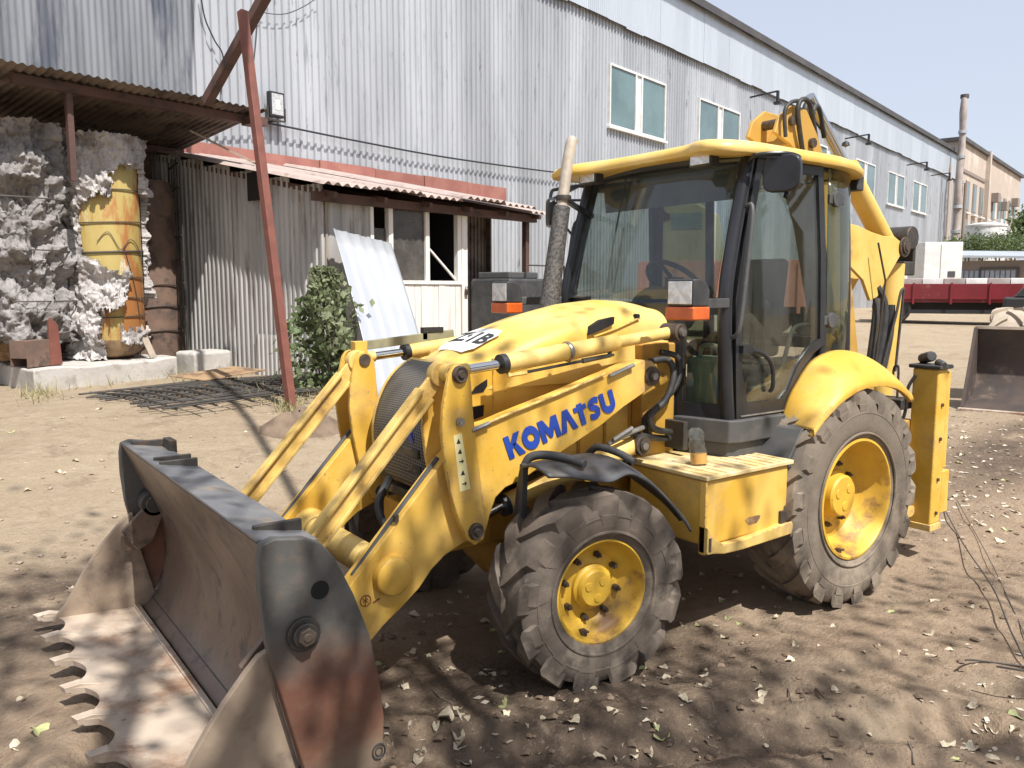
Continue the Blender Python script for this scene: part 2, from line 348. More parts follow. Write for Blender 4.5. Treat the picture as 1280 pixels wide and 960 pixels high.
mat('loader_rust', (.085, .062, .05), (.055, .043, .038), scale=2.5, rough=.7, metal=.2, bump=.003, bscale=12, stain=(.17, .125, .095), sscale=2, slo=.56, shi=.72)
mat('soft_tyre', (.42, .355, .28), (.35, .29, .225), scale=4, rough=.95, spec=.1)
mat('bark', (.11, .085, .065), (.16, .13, .10), scale=6, rough=.9, bump=.02, bscale=9)
def leafmat(name, c, c2, trans=.35):
    m = mat(name, c, c2, scale=1.3, rough=.55, rnd=.12); nt = m.node_tree; N = nt.nodes; L = nt.links
    bs = N['Principled BSDF']; tl = N.new('ShaderNodeBsdfTranslucent'); mx = N.new('ShaderNodeMixShader'); mx.inputs[0].default_value = trans
    src = bs.inputs['Base Color'].links[0].from_socket; L.new(src, tl.inputs[0])
    out = [n for n in N if n.type == 'OUTPUT_MATERIAL'][0]
    L.new(bs.outputs[0], mx.inputs[1]); L.new(tl.outputs[0], mx.inputs[2]); L.new(mx.outputs[0], out.inputs[0]); return m
leafmat('leaf', (.075, .115, .03), (.13, .17, .06)); leafmat('leaf_pale', (.24, .27, .15), (.12, .17, .06)); leafmat('leaf_far', (.12, .17, .045), (.07, .10, .035))
mat('dry_leaf', (.54, .47, .35), (.42, .35, .24), scale=9, rough=.75, rnd=.22)
mat('olive_leaf', (.42, .44, .20), (.34, .36, .16), scale=9, rough=.7, rnd=.15)
mat('stone', (.34, .27, .205), (.26, .20, .155), scale=6, rough=.95)
mat('litter', (.55, .48, .39), (.42, .35, .27), scale=3, rough=.9)
# ------------------------------------------------------------------ ground
def ground_material():
    m = bpy.data.materials.new('dirt'); m.use_nodes = True; nt = m.node_tree; N = nt.nodes; L = nt.links
    bs = N['Principled BSDF']; bs.inputs['Roughness'].default_value = .95; bs.inputs['Specular IOR Level'].default_value = .15
    tc = N.new('ShaderNodeTexCoord')
    def noi(s, det=6, ro=.6, d=0.):
        n = N.new('ShaderNodeTexNoise'); n.inputs['Scale'].default_value = s; n.inputs['Detail'].default_value = det; n.inputs['Roughness'].default_value = ro
        n.inputs['Distortion'].default_value = d; L.new(tc.outputs['Object'], n.inputs['Vector']); return n.outputs[0]
    def mr(src, a, b, c=0., d=1.):
        r = N.new('ShaderNodeMapRange'); r.interpolation_type = 'SMOOTHSTEP'
        for i, v in enumerate((a, b, c, d)): r.inputs[i+1].default_value = v
        L.new(src, r.inputs[0]); return r.outputs[0]
    def mix(f, a, b):
        x = N.new('ShaderNodeMix'); x.data_type = 'RGBA'
        if isinstance(f, float): x.inputs[0].default_value = f
        else: L.new(f, x.inputs[0])
        for i, v in ((6, a), (7, b)):
            if isinstance(v, tuple): x.inputs[i].default_value = (*v, 1)
            else: L.new(v, x.inputs[i])
        return x.outputs[2]
    def mth(op, a, b):
        x = N.new('ShaderNodeMath'); x.operation = op; x.use_clamp = True
        for i, v in enumerate((a, b)):
            if isinstance(v, float): x.inputs[i].default_value = v
            else: L.new(v, x.inputs[i])
        return x.outputs[0]
    def blob(cx, cy, rx, ry, inner=.55):
        sp = N.new('ShaderNodeMapping'); sp.vector_type = 'TEXTURE'
        sp.inputs['Location'].default_value = (cx, cy, 0); sp.inputs['Scale'].default_value = (rx, ry, 1e4)
        L.new(tc.outputs['Object'], sp.inputs['Vector']); ln = N.new('ShaderNodeVectorMath'); ln.operation = 'LENGTH'; L.new(sp.outputs[0], ln.inputs[0])
        return mr(ln.outputs['Value'], inner, 1.15, 1., 0.)
    sand = mix(mr(noi(.5, 8), .35, .65), (.345, .275, .19), (.30, .232, .158))
    sand = mix(mr(noi(5, 8, .7), .42, .72, 0, .55), sand, (.40, .33, .24))
    brown = mix(mr(noi(1.1, 8, .65), .35, .65), (.285, .21, .145), (.35, .262, .182))
    brown = mix(mr(noi(14, 6, .7), .45, .7, 0, .5), brown, (.20, .142, .098))
    soil_shade = mix(mr(noi(3, 8, .7), .38, .64), (.09, .067, .05), (.165, .122, .088))
    # worn brown zone round the machine, dark soil plus painted shade by the wheels
    zb = mth('MULTIPLY', blob(2.2, 1.6, 6.4, 4.6, .5), mr(noi(.9, 6), .30, .52))
    zb2 = mth('MULTIPLY', blob(-4.2, 1.7, 5.5, 3.2, .4), mr(noi(.7, 6), .34, .5))
    c = mix(mth('MAXIMUM', zb, zb2), sand, brown)
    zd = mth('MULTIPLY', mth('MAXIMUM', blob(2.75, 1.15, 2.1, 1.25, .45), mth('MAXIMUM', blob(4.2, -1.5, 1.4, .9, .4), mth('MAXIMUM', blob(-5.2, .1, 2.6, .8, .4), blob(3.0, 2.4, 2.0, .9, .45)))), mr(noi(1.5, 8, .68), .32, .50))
    c = mix(zd, c, soil_shade)
    c = mix(mr(noi(38, 4, .7), .55, .74, 0, .5), c, (.42, .33, .24))
    c = mix(mr(noi(60, 4, .6), .58, .72, 0, .55), c, (.10, .075, .055))
    c = mix(mr(noi(2.6, 8, .75, .6), .52, .66, 0, .5), c, (.17, .122, .085))
    c = mix(mr(noi(7, 8, .75, .4), .56, .7, 0, .5), c, (.40, .315, .225))
    L.new(c, bs.inputs['Base Color'])
    ad = N.new('ShaderNodeMath'); ad.operation = 'MULTIPLY_ADD'; ad.inputs[1].default_value = .35; L.new(noi(46, 6, .7), ad.inputs[0]); L.new(noi(11, 8, .68), ad.inputs[2])
    b = N.new('ShaderNodeBump'); b.inputs['Distance'].default_value = .045; b.inputs['Strength'].default_value = 1.0; L.new(ad.outputs[0], b.inputs['Height']); L.new(b.outputs[0], bs.inputs['Normal'])
    return m
def axis_list(lo, hi, step, far):
    a = []; x = lo
    while x <= hi: a.append(x); x += step
    s = step; x = hi
    while x < far: s *= 1.16; x += s; a.append(x)
    s = step; x = lo; b = []
    while x > -far: s *= 1.16; x -= s; b.append(x)
    return b[::-1] + a
XS = axis_list(-4.5, 6.0, .045, 900); YS = axis_list(-7.5, 4.2, .045, 900)
gm = MB()
gm.v = [(x, y, height(x, y)) for x in XS for y in YS]
ny = len(YS); gm.f = [(i*ny+j, (i+1)*ny+j, (i+1)*ny+j+1, i*ny+j+1) for i in range(len(XS)-1) for j in range(ny-1)]
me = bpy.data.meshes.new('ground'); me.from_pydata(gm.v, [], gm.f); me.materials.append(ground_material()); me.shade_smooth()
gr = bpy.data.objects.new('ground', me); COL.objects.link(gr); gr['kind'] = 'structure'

# ------------------------------------------------------------------ frame of the hall: local x along the wall, y away from the yard, z up
def hroot(name, label, cat, u, p, z, group=None):
    return thing(name, label, cat, W(u, p, z), AN, group)
def sheet_mesh(name, w, h, pitch, depth, kind='trap', nzs=1, th=.0):
    """corrugated sheet, local x 0..w, z 0..h, y = relief"""
    mb = MB(); xs = []
    n = max(1, round(w/pitch)); pt = w/n
    for k in range(n):
        if kind == 'trap':
            for t, d in ((0, 0), (.52, 0), (.62, 1), (.9, 1)): xs.append(((k+t)*pt, -d*depth))
        else:
            for t in range(6): xs.append(((k+t/6)*pt, -depth*(.5-.5*math.cos(2*math.pi*t/6))))
    xs.append((w, xs[0][1]))
    m = len(xs)
    for j in range(nzs+1):
        for x, y in xs: mb.v.append((x, y, h*j/nzs))
    mb.f = [(j*m+i, j*m+i+1, (j+1)*m+i+1, (j+1)*m+i) for j in range(nzs) for i in range(m-1)]
    me = bpy.data.meshes.new(name); me.from_pydata(mb.v, [], mb.f)
    if kind != 'trap': me.shade_smooth()
    return me
def place(name, me, mt, parent, loc, rot=(0, 0, 0), scale=None):
    if not me.materials: me.materials.append(MATS[mt])
    o = bpy.data.objects.new(name, me); COL.objects.link(o); o.parent = parent; o.location = loc; o.rotation_euler = rot
    if scale: o.scale = scale
    return o

# ------------------------------------------------------------------ the long metal-clad hall
HP = 14.5; SEAM = 10.2; ROOF = 12.0; H0 = .3
hall = hroot('metal_hall', 'long industrial hall clad in pale corrugated metal sheets', 'building', 4.0, HP, H0)
lo_me = sheet_mesh('wall_sheet', 1.05, SEAM-H0+.3, .175, .045); up_me = sheet_mesh('upper_sheet', 1.05, ROOF-SEAM+.05, .105, .02, 'sine')
nsh = 62
for k in range(nsh):
    place('wall_sheet', lo_me, 'zinc', hall, (k*1.05, rng.uniform(-.006, .006), 0))
    place('upper_sheet', up_me, 'zinc_upper', hall, (k*1.05, -.16+rng.uniform(-.004, .004), SEAM-H0-.05+rng.uniform(-.03, .03)))
LEN = nsh*1.05
part('frame_wall', MB().b2((-.05, .05, 0), (LEN, .35, ROOF-H0-.1)).b2((LEN-.06, -.17, 0), (LEN-.0, .05, ROOF-H0)).b2((-.05, .35, 0), (LEN, 24, .2)).b2((LEN-.3, .35, .2), (LEN, 24, ROOF-H0-.15)), MATS['zinc'], hall)
rf = part('roof', MB().add([(-.2, -.35, ROOF-H0), (LEN+.25, -.35, ROOF-H0), (LEN+.25, 12, ROOF-H0+2.0), (-.2, 12, ROOF-H0+2.0), (-.2, -.35, ROOF-H0+.12), (LEN+.25, -.35, ROOF-H0+.12), (LEN+.25, 12, ROOF-H0+2.12), (-.2, 12, ROOF-H0+2.12)],
    [(0,1,2,3),(4,7,6,5),(0,4,5,1),(1,5,6,2),(2,6,7,3),(3,7,4,0)]), MATS['fascia'], hall)
part('roof_edge', MB().b2((-.2, -.40, ROOF-H0-.10), (LEN+.28, -.353, ROOF-H0+.16)), MATS['fascia'], rf)
def hall_window(u):
    x0, x1, z0, z1 = u-4.0, u-4.0+3.5, 7.05-H0, 8.95-H0
    f = MB(); t = .065; y0, y1 = -.10, .06
    f.b2((x0, y0, z0), (x0+t, y1, z1)).b2((x1-t, y0, z0), (x1, y1, z1)).b2((x0+t, y0, z0), (x1-t, y1, z0+t)).b2((x0+t, y0, z1-t), (x1-t, y1, z1))
    mx = (x0+x1)/2; f.b2((mx-.22, y0+.003, z0+t), (mx-.15, y1, z1-t)).b2((mx+.15, y0+.003, z0+t), (mx+.22, y1, z1-t)).b2((mx-.15, y0+.05, z0+t), (mx+.15, y1, z1-t))
    f.b2((x0-.08, y0-.06, z0-.07), (x1+.08, y1, z0-.003))
    w = part('window', f, MATS['trim_white'], hall, smooth=0)
    for a, b in ((x0+t, mx-.22), (mx+.22, x1-t)):
        part('pane', MB().b2((a-.01, -.056, z0+t-.01), (b+.01, -.044, z1-t+.01)), MATS['window_pane'], w, smooth=0)
mat('window_pane', (.13, .20, .205), (.09, .14, .145), scale=.45, rough=.07, spec=.8, bump=.01, bscale=.8)
for u in (22.1, 28.05, 34.0, 40.0, 46.0, 52.05, 57.6): hall_window(u)
def wall_lamp(u, z, first=[]):
    r = hroot('wall_lamp', 'black bracket lamp on the hall wall just under the dark cladding seam', 'lamp', u, HP-.2, z, 'bracket lamps along the hall wall')
    part('arm', MB().bar((0, .18, 0), (0, -1.0, .08), .06, .06), MATS['ink'], r); part('lamp_head', MB().bar((0, -1.0, .09), (0, -1.0, -.34), .09, .12).box((0, -1.0, -.38), (.2, .26, .1)), MATS['ink'], r)
for u in (32.5, 44.3, 56.0, 62.1): wall_lamp(u, 9.72)
# white-tiled patch low on the hall wall, far end
tp = MB()
for i in range(7):
    for j in range(5): tp.b2((i*1.05+(j % 2)*.3, -.07, j*.42), (i*1.05+.98+(j % 2)*.3, .0, j*.42+.37))
r = hroot('block_wall', 'low wall of whitewashed blocks against the hall beyond the cab', 'wall', 54.2, HP-.2, 2.0)
for i in range(7):
    for j in range(9): part('block', MB().b2((i*1.05+(j % 2)*.3, -.08, j*.42-1.1), (i*1.05+.99+(j % 2)*.3, .14, j*.42-.73)), MATS['block_white'], r, smooth=0)
# ------------------------------------------------------------------ floodlight, cables on the hall wall
u, z = on_p(345, 131, HP-.25)
r = hroot('floodlight', 'square black floodlight with silver reflector fixed to the corrugated hall wall', 'floodlight', u, HP-.25, z)
fl = MB().b2((-.17, -.05, -.24), (.17, .07, .24)); part('housing', fl, MATS['ink'], r, bevel=.012)
part('reflector', MB().b2((-.13, -.058, -.20), (.13, -.045, .20)), MATS['lamp_glass'], r); part('led_chip', MB().b2((-.05, -.066, -.10), (.05, -.056, .08)), MATS['white_decal'], r)
part('bracket', MB().bar((-.2, .0, -.05), (-.2, .0, -.3), .03, .03).bar((-.2, .0, -.3), (.2, .0, -.3), .03, .03).bar((.2, .0, -.3), (.2, .0, -.05), .03, .03).bar((0, 0, -.3), (0, .28, -.3), .05, .03), MATS['dark_steel'], r)
def cable(name, pts, rad, label, mt='ink'):
    P0 = pts[0]; mb = MB().tube([p-P0 for p in spl(pts, 8)], rad, 6)
    o = part(name, mb, MATS[mt], None); o.location = P0; tag(o, label, 'cable'); return o
def wp(x, y, p): u, z = on_p(x, y, p); return W(u, p, z)
cable('power_cable', [wp(262, 143, 14.2), wp(340, 155, 14.3), wp(440, 175, 14.32), wp(560, 197, 14.32), wp(700, 216, 14.3), wp(780, 222, 14.3)], .022, 'black power cable sagging along the hall wall above the shed')
cable('loose_cable', [wp(250, -14, 14.35), wp(256, 22, 14.35), wp(268, 50, 14.35), wp(279, 72, 14.35), wp(276, 118, 14.35)], .013, 'thin black cable hanging down the hall wall to the canopy')
cable('hanging_wire', [wp(327, -14, 14.35), wp(322, 24, 14.35), wp(319, 60, 14.35), wp(313, 112, 14.35)], .011, 'thin wire dangling behind the red pole')
cable('swag_wire', [wp(318, 12, 14.35), wp(336, 17, 14.35), wp(358, 17, 14.35), wp(380, 8, 14.35), wp(398, -4, 14.35)], .009, 'thin wire looping up across the pale hall wall')

# ------------------------------------------------------------------ lean-to shed with pink roof
SU, SP = 7.5, 9.8
zb = .38
shed = hroot('lean_to_shed', 'weathered corrugated lean-to shed with pinkish roof against the hall', 'shed', SU, SP, zb)
ew = 14
for k in range(6):       # end wall (towards the tanks): sheets side by side, top follows the roof slope
    y0 = k*.79; yc = y0+.4; top = 3.42+(yc/4.7)*1.02-zb
    me = sheet_mesh('end_sheet', .82, top, .135, .03)
    place('end_sheet', me, 'shed_sheet', shed, (rng.uniform(-.01, .01), y0+.8, 0), (0, 0, -math.pi/2))
place('end_panel', sheet_mesh('end_panel', .7, .9, .11, .02), 'shed_sheet', shed, (-.03, 1.75, 0), (0, 0, -math.pi/2))
part('vent_opening', MB().b2((-.05, 1.48, 2.99), (.02, 1.8, 3.42)), MATS['dark_void'], shed, smooth=0)
part('end_frame', MB().b2((.06, 0, -.2), (.10, 4.7, 2.9)), MATS['wood'], shed)
# front wall
me = sheet_mesh('front_sheet', .46, 3.0, .23, .025)
for k in range(2): place('front_sheet', me, 'shed_sheet', shed, (k*.47, .02+k*.015, 0))
X0, X1, X2 = 1.30, 2.10, 2.86                  # glazing posts
zs, zt = 2.13-zb, 3.30-zb
part('side_pane', MB().b2((.94, .04, .6), (X0-.05, .055, 2.55)), MATS['dusty_glass'], shed, smooth=0)
part('post', MB().b2((.90, -.02, -.2), (.96, .08, 3.0)), MATS['white_boards'], shed)
sash = MB()
for x in (X0, X1, X2): sash.b2((x-.045, -.03, zs+.003), (x+.045, .06, zt))
sash.b2((X0-.04, -.028, zt-.003), (X2+.04, .058, zt+.07)).b2((X0-.04, -.05, zs-.06), (X2+.04, .058, zs))
sash.b2((X2+.05, -.04, -.3), (X2+.19, .08, zt+.05))
sw = part('sash_frame', sash, MATS['white_boards'], shed, smooth=0)
part('pane', MB().b2((X0+.04, .01, zs), (X1-.04, .018, zt)), MATS['dusty_glass'], sw, smooth=0)
part('diagonal_brace', MB().bar((X1+.06, .12, zs+.62), (X2-.02, .05, zs+.02), .04, .03), MATS['white_boards'], sw)
for k in range(12):
    x = X0-.04+k*.136; part('plank', MB().b2((x, -.03+rng.uniform(-.006, .006), -.3), (x+.128, .03, zs-.064)), MATS['white_boards'], shed, smooth=0)
for k in range(4):
    x = .965+k*.075; part('plank', MB().b2((x, .0, -.3), (x+.07, .03, .6)), MATS['white_boards'], shed, smooth=0)
part('padlock', MB().box((X2+.13, -.07, zs-.2), (.07, .03, .08)).tube([(X2+.105, -.07, zs-.16), (X2+.105, -.07, zs-.1), (X2+.155, -.07, zs-.1), (X2+.155, -.07, zs-.16)], .008), MATS['dark_steel'], shed)
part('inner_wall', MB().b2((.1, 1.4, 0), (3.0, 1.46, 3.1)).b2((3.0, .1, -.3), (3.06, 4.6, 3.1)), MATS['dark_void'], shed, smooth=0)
# open bay: dark corrugated screen and posts
me = sheet_mesh('bay_sheet', .8, 3.0, .1, .02)
for k in range(2): place('bay_sheet', me, 'canopy', shed, (3.12+k*.8, 1.0+k*.02, 0))
part('bay_side', MB().b2((4.72, .9, -.3), (4.76, 4.6, 3.0)), MATS['canopy'], shed)
part('bay_post', MB().b2((4.72, .0, -.3), (4.82, .1, 3.1)), MATS['beam_brown'], shed)
# roof sheets slope from the hall down to the eaves
slope = math.atan2(1.02, 5.1); rl = 5.25
rm = sheet_mesh('roof_sheet', 1.0, rl, .17, .05, 'sine', 3)
for k in range(6):
    dz = (0, .02, -.01, .025, .0, -.06)[k]
    place('roof_sheet', rm, 'roof_pink', shed, (-.28+k*.93, -.42+(0, .0, .02, -.12, -.05, .1)[k], 3.05+dz), (-(math.pi/2-slope), 0, 0))
part('eaves_beam', MB().b2((-.2, -.12, 2.86), (4.9, -.02, 2.99)), MATS['beam_brown'], shed)
for k in range(6): part('rafter', MB().bar((k*.95+.02, -.3, 2.94), (k*.95+.02, 4.6, 3.92), .06, .08), MATS['beam_brown'], shed)
for k in range(6):
    x = -.2+k*1.52+.6; part('flashing', MB().b2((x, 4.50+.01*(k % 2), 3.96-.02*k*0), (x+1.5, 4.58, 4.30-.012*(k % 2))), MATS['flash_red'], shed, smooth=0)
# dark cabinet and drum in the open bay
r = thing('steel_rack', 'dark steel frame and cabinet standing in the open bay of the shed', 'rack', W(10.75, 9.2, .6), AN)
part('frame', MB().bar((0, 0, 0), (0, 0, 1.3), .05, .05).bar((.62, 0, 0), (.62, 0, 1.3), .05, .05).bar((-.02, 0, 1.3), (.64, 0, 1.3), .05, .05), MATS['dark_steel'], r)
part('cabinet', MB().b2((.06, .05, 0), (.56, .5, 1.22)).b2((.1, .035, .1), (.52, .05, .55)).b2((.1, .035, .62), (.52, .05, 1.15)), MATS['black_plastic'], r, bevel=.01)
u, z = on_p(672, 380, 8.6)
r = thing('oil_tank', 'low black tank with pipe rail standing beside the shed bay', 'tank', W(u-.5, 8.8, .62), AN)
part('tank_body', MB().b2((0, 0, 0), (1.7, .9, 1.55)), MATS['black_plastic'], r, bevel=.05)
part('pipe_rail', MB().tube([(.5, .05, 1.5), (.5, .05, 1.78), (1.6, .05, 1.78), (1.6, .05, 1.5)], .018), MATS['dark_steel'], r)
part('lid', MB().b2((.1, .1, 1.55), (.9, .8, 1.66)), MATS['grey_plastic'], r, bevel=.02)

# ------------------------------------------------------------------ dark block over the tanks + canopy
blk = hroot('gallery_block', 'dark galvanised block jutting from the hall above the tank canopy', 'building', .4, 13.0, .35)
me = sheet_mesh('block_sheet', 1.0, 6.2, .1, .022, 'sine')
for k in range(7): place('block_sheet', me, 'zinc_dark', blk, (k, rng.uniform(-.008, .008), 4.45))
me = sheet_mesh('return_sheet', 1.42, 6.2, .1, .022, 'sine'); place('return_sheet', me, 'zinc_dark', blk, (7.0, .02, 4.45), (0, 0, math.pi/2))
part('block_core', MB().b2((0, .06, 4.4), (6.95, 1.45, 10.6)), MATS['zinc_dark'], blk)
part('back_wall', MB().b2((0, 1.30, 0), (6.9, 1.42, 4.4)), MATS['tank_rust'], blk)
cn = hroot('canopy', 'rusty corrugated canopy on brown beams over the insulated tanks', 'canopy', 2.15, 11.5, .55)
# front edge p 10, z 4.42; back edge p 13.05, z 4.15
sl2 = math.atan2(-.36, 2.9); cl = 2.92
me = sheet_mesh('canopy_sheet', .82, cl, .115, .03, 'sine', 2)
for k in range(7): place('canopy_sheet', me, 'canopy', cn, (k*.80, rng.uniform(-.03, .03), 4.78-.55+(.01 if k % 2 else 0)), (-(math.pi/2-sl2), 0, 0))
for y, zz in ((.30, 4.06), (2.5, 3.78)): part('beam', MB().b2((2.1 if y < 1 else 0, y, zz), (5.6, y+.1, zz+.12)), MATS['beam_brown'], cn)
part('bracket_post', MB().b2((2.75, .32, 2.9), (2.83, .4, 4.06)), MATS['beam_brown'], cn)
part('corner_block', MB().b2((5.4, .05, 4.02), (5.68, .35, 4.14)), MATS['beam_brown'], cn)
part('loose_plank', MB().bar((4.85, .9, 3.92), (5.45, .1, 3.42), .12, .03), MATS['wood'], cn)

# ------------------------------------------------------------------ concrete plinth, tanks in torn insulation
pl = MB(); PT = .94
ring = [(4.16, 11.55), (5.3, 11.82), (6.45, 12.08), (7.0, 12.3), (7.0, 13.3), (1.0, 13.3), (1.0, 12.6), (4.0, 13.0)]
ring = [(4.16, 11.55), (5.3, 11.82), (6.45, 12.10), (6.5, 14.2), (.8, 14.2), (.8, 13.6), (4.3, 13.1)]
def lowres(pts, n):
    out = []
    for i, a in enumerate(pts):
        b = pts[(i+1) % len(pts)]
        for k in range(n): out.append((a[0]+(b[0]-a[0])*k/n, a[1]+(b[1]-a[1])*k/n))
    return out
rp = [(x+rng.uniform(-.02, .02), y+rng.uniform(-.025, .025)) for x, y in lowres(ring, 5)]
vs = [Vector((x-5, y-12, .2)) for x, y in rp] + [Vector((x-5, y-12, PT+rng.uniform(-.02, .02))) for x, y in rp]
n = len(rp); pl.add(vs, [tuple(range(n))[::-1], tuple(range(n, 2*n))] + [(i, (i+1) % n, n+(i+1) % n, n+i) for i in range(n)])
o = part('concrete_plinth', pl, MATS['concrete'], None, bevel=.03, smooth=30); o.location = W(5, 12, 0); o.rotation_euler = (0, 0, AN)
tag(o, 'rough low concrete plinth carrying the insulated tanks', 'plinth')
pt2 = MB(); pt2.box((0, 0, .003), (.42, .02, .13)); o = part('blue_patch', pt2, MATS['blue_pale'] if 'blue_pale' in MATS else mat('blue_pale', (.16, .24, .36), (.30, .33, .36), scale=9, rough=.9), bpy.data.objects['concrete_plinth'])
o.location = (.02, -.232, .84); o.rotation_euler = (0, 0, R(13))

def wool_shell(cx, cy, r0, z0, z1, keep, th, seed, a0, a1, na=150, nzv=130):
    """torn insulation: thick lumpy layer round a tank; keep(a, z) tells where it still hangs"""
    mb = MB(); idx = {}
    def P(i, j, inner):
        a = a0+(a1-a0)*i/na; z = z0+(z1-z0)*j/nzv
        v = Vector((math.cos(a)*1.3, math.sin(a)*1.3, z*1.1))*1.0
        q = noise.fractal(v*2.1+Vector((seed, 0, 0)), .8, 2.1, 5); q2 = noise.noise(v*11+Vector((0, seed, 0))); q3 = noise.noise(v*24)
        v2 = Vector((math.cos(a)*4.5, math.sin(a)*4.5, z*9)); q4_ = noise.noise(v2); q5 = noise.noise(v2*2.3)
        ledge = .055*math.sin(z*7.0+2.2*noise.noise(v*1.3)+seed)
        rr = r0+.01 if inner else r0+max(.02, th*(.9+.8*q)+ledge+.03*q2+.035*q4_+.028*q5+.016*q3)
        return Vector((cx+rr*math.cos(a), cy+rr*math.sin(a), z+.025*q2-.03*q4_+.02*q3))
    cells = [[keep(a0+(a1-a0)*(i+.5)/na, z0+(z1-z0)*(j+.5)/nzv) for j in range(nzv)] for i in range(na)]
    def vid(i, j, inn):
        k = (i, j, inn)
        if k not in idx: idx[k] = len(mb.v); mb.v.append(tuple(P(i, j, inn)))
        return idx[k]
    for i in range(na):
        for j in range(nzv):
            if not cells[i][j]: continue
            mb.f.append((vid(i, j, 0), vid(i+1, j, 0), vid(i+1, j+1, 0), vid(i, j+1, 0)))
            for (di, dj, e) in ((1, 0, ((i+1, j), (i+1, j+1))), (-1, 0, ((i, j), (i, j+1))), (0, 1, ((i, j+1), (i+1, j+1))), (0, -1, ((i, j), (i+1, j)))):
                ii, jj = i+di, j+dj
                if not (0 <= ii < na and 0 <= jj < nzv) or not cells[ii][jj]:
                    (a, b), (c, d) = e; mb.f.append((vid(a, b, 0), vid(c, d, 0), vid(c, d, 1), vid(a, b, 1)))
    return mb
TU, TP, TR = 5.72, 12.75, .50
t1 = hroot('yellow_tank', 'yellow rust-streaked upright tank wrapped in torn grey insulation wool', 'tank', TU, TP, PT-.02)
prof = [(.001, .02), (.2, .025), (.36, .08), (.46, .18), (.50, .32), (.5, 3.0), (.46, 3.14), (.3, 3.24), (.001, 3.28)]
body = MB().lathe([(r_, z_) for r_, z_ in prof[3:]], (0, 0, 0), 'z', 40); part('tank_shell', body, MATS['tank_yellow'], t1)
part('tank_bottom', MB().lathe(prof[:5], (0, 0, -.004), 'z', 40), MATS['tank_base'], t1)
part('foot', MB().b2((-.3, -.1, -.1), (-.2, .1, .2)).b2((.2, -.1, -.1), (.3, .1, .2)), MATS['tank_rust'], t1)
for zz, tl in ((.66, .02), (1.25, -.015), (1.62, .03), (2.05, .03), (2.52, .02), (.95, -.03)):
    part('wire_band', MB().tube([(.515*math.cos(a), .515*math.sin(a), zz+tl*math.cos(a)) for a in [2*math.pi*k/40 for k in range(40)]], .009 if zz != 1.62 else .014, 5, closed=True), MATS['wire'], t1)
part('wire_web', MB().tube(spl([(.52*math.cos(a), .52*math.sin(a), z_) for a, z_ in ((-2.2, 1.75), (-1.9, 1.9), (-1.6, 1.65), (-1.3, 1.8), (-1.0, 1.7), (-.7, 1.4))], 5), .006, 5).tube(spl([(.52*math.cos(a), .52*math.sin(a), z_) for a, z_ in ((-1.5, 1.7), (-1.2, 1.1), (-1.05, .6))], 5), .006, 5), MATS['wire'], t1)
def keep1(a, z):      # a: -pi/2 faces the yard; bare strip shows yellow steel to the right of centre
    d = a+math.pi/2   # 0 = straight at the yard
    w = noise.noise(Vector((a*3, z*3.1, 1)))*.18 + noise.noise(Vector((a*9, z*9, 4)))*.13 + noise.noise(Vector((a*24, z*24, 4)))*.09
    z = z + .10*noise.noise(Vector((a*6, z*2, 8))) + .05*noise.noise(Vector((a*21, z*9, 3)))
    # left boundary of the bare strip as a function of height
    pts = [(0, -.5), (.45, -.5), (.78, -.45), (.86, .12), (1.26, .18), (1.38, -.3), (1.55, -1.0), (2.32, -.98), (2.42, -.2), (2.7, -.15), (2.88, .2), (2.95, 1.4), (4, 1.4)]
    lb = pts[-1][1]
    for (z0, v0), (z1, v1) in zip(pts, pts[1:]):
        if z0 <= z <= z1: lb = v0+(v1-v0)*(z-z0)/(z1-z0); break
    rb = 1.22
    if z < 1.0: rb = 1.45
    if z > 2.5: rb = .8
    if z < .26: return d < -.6+w
    if .27 < z < .46+w*.3 and -.15 < d < 1.0+w: return True
    return not (lb-.1+w < d < rb+w*.6) and not (d > 1.25 and z < 1.0+w*2)
part('insulation', wool_shell(0, 0, TR+.005, .04, 3.3, keep1, .115, 3.0, -math.pi*1.12, .35, 230, 210), MATS['wool'], t1, smooth=60, weld=False)
t2 = hroot('insulated_tank', 'upright tank fully covered in shade-darkened torn insulation wool beside the yellow tank', 'tank', TU-1.22, TP+.30, PT-.02)
part('insulation', wool_shell(0, 0, .56, .25, 3.35, lambda a, z: z > .32+.12*noise.noise(Vector((a*4, 2, 7))), .24, 9.0, -math.pi, .3, 170, 150), MATS['wool_shaded'], t2, smooth=60)
part('tank_shell', MB().lathe(prof, (0, 0, .02), 'z', 32), MATS['tank_base'], t2)
for zz in (.9, 1.6, 2.3): part('wire_band', MB().tube([(.86*math.cos(a), .86*math.sin(a), zz) for a in [2*math.pi*k/40 for k in range(40)]], .01, 5, closed=True), MATS['wire'], t2)
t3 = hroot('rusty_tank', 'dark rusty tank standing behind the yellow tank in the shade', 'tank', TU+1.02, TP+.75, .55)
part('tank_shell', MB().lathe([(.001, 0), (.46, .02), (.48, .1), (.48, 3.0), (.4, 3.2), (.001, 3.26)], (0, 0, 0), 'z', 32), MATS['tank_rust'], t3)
for zz in (.75, 1.15, 1.5): part('hoop', MB().tube([(.5*math.cos(a), .5*math.sin(a), zz+.02*math.sin(3*a)) for a in [2*math.pi*k/36 for k in range(36)]], .010, 6, closed=True), MATS['wire'], t3)
r = hroot('rebar_grid', 'dark steel mesh screen leaning in the shade beside the rusty tank', 'mesh screen', 7.0, 12.6, .6)
for k in range(5): part('bar', MB().bar((.06*k-.12, .2*k, 0), (.06*k-.1, .2*k+.02, 3.5), .022, .022), MATS['dark_steel'], r)
for k in range(9): part('bar', MB().bar((-.14, -.02, .35+k*.38), (.15, .85, .35+k*.38), .02, .02), MATS['dark_steel'], r)
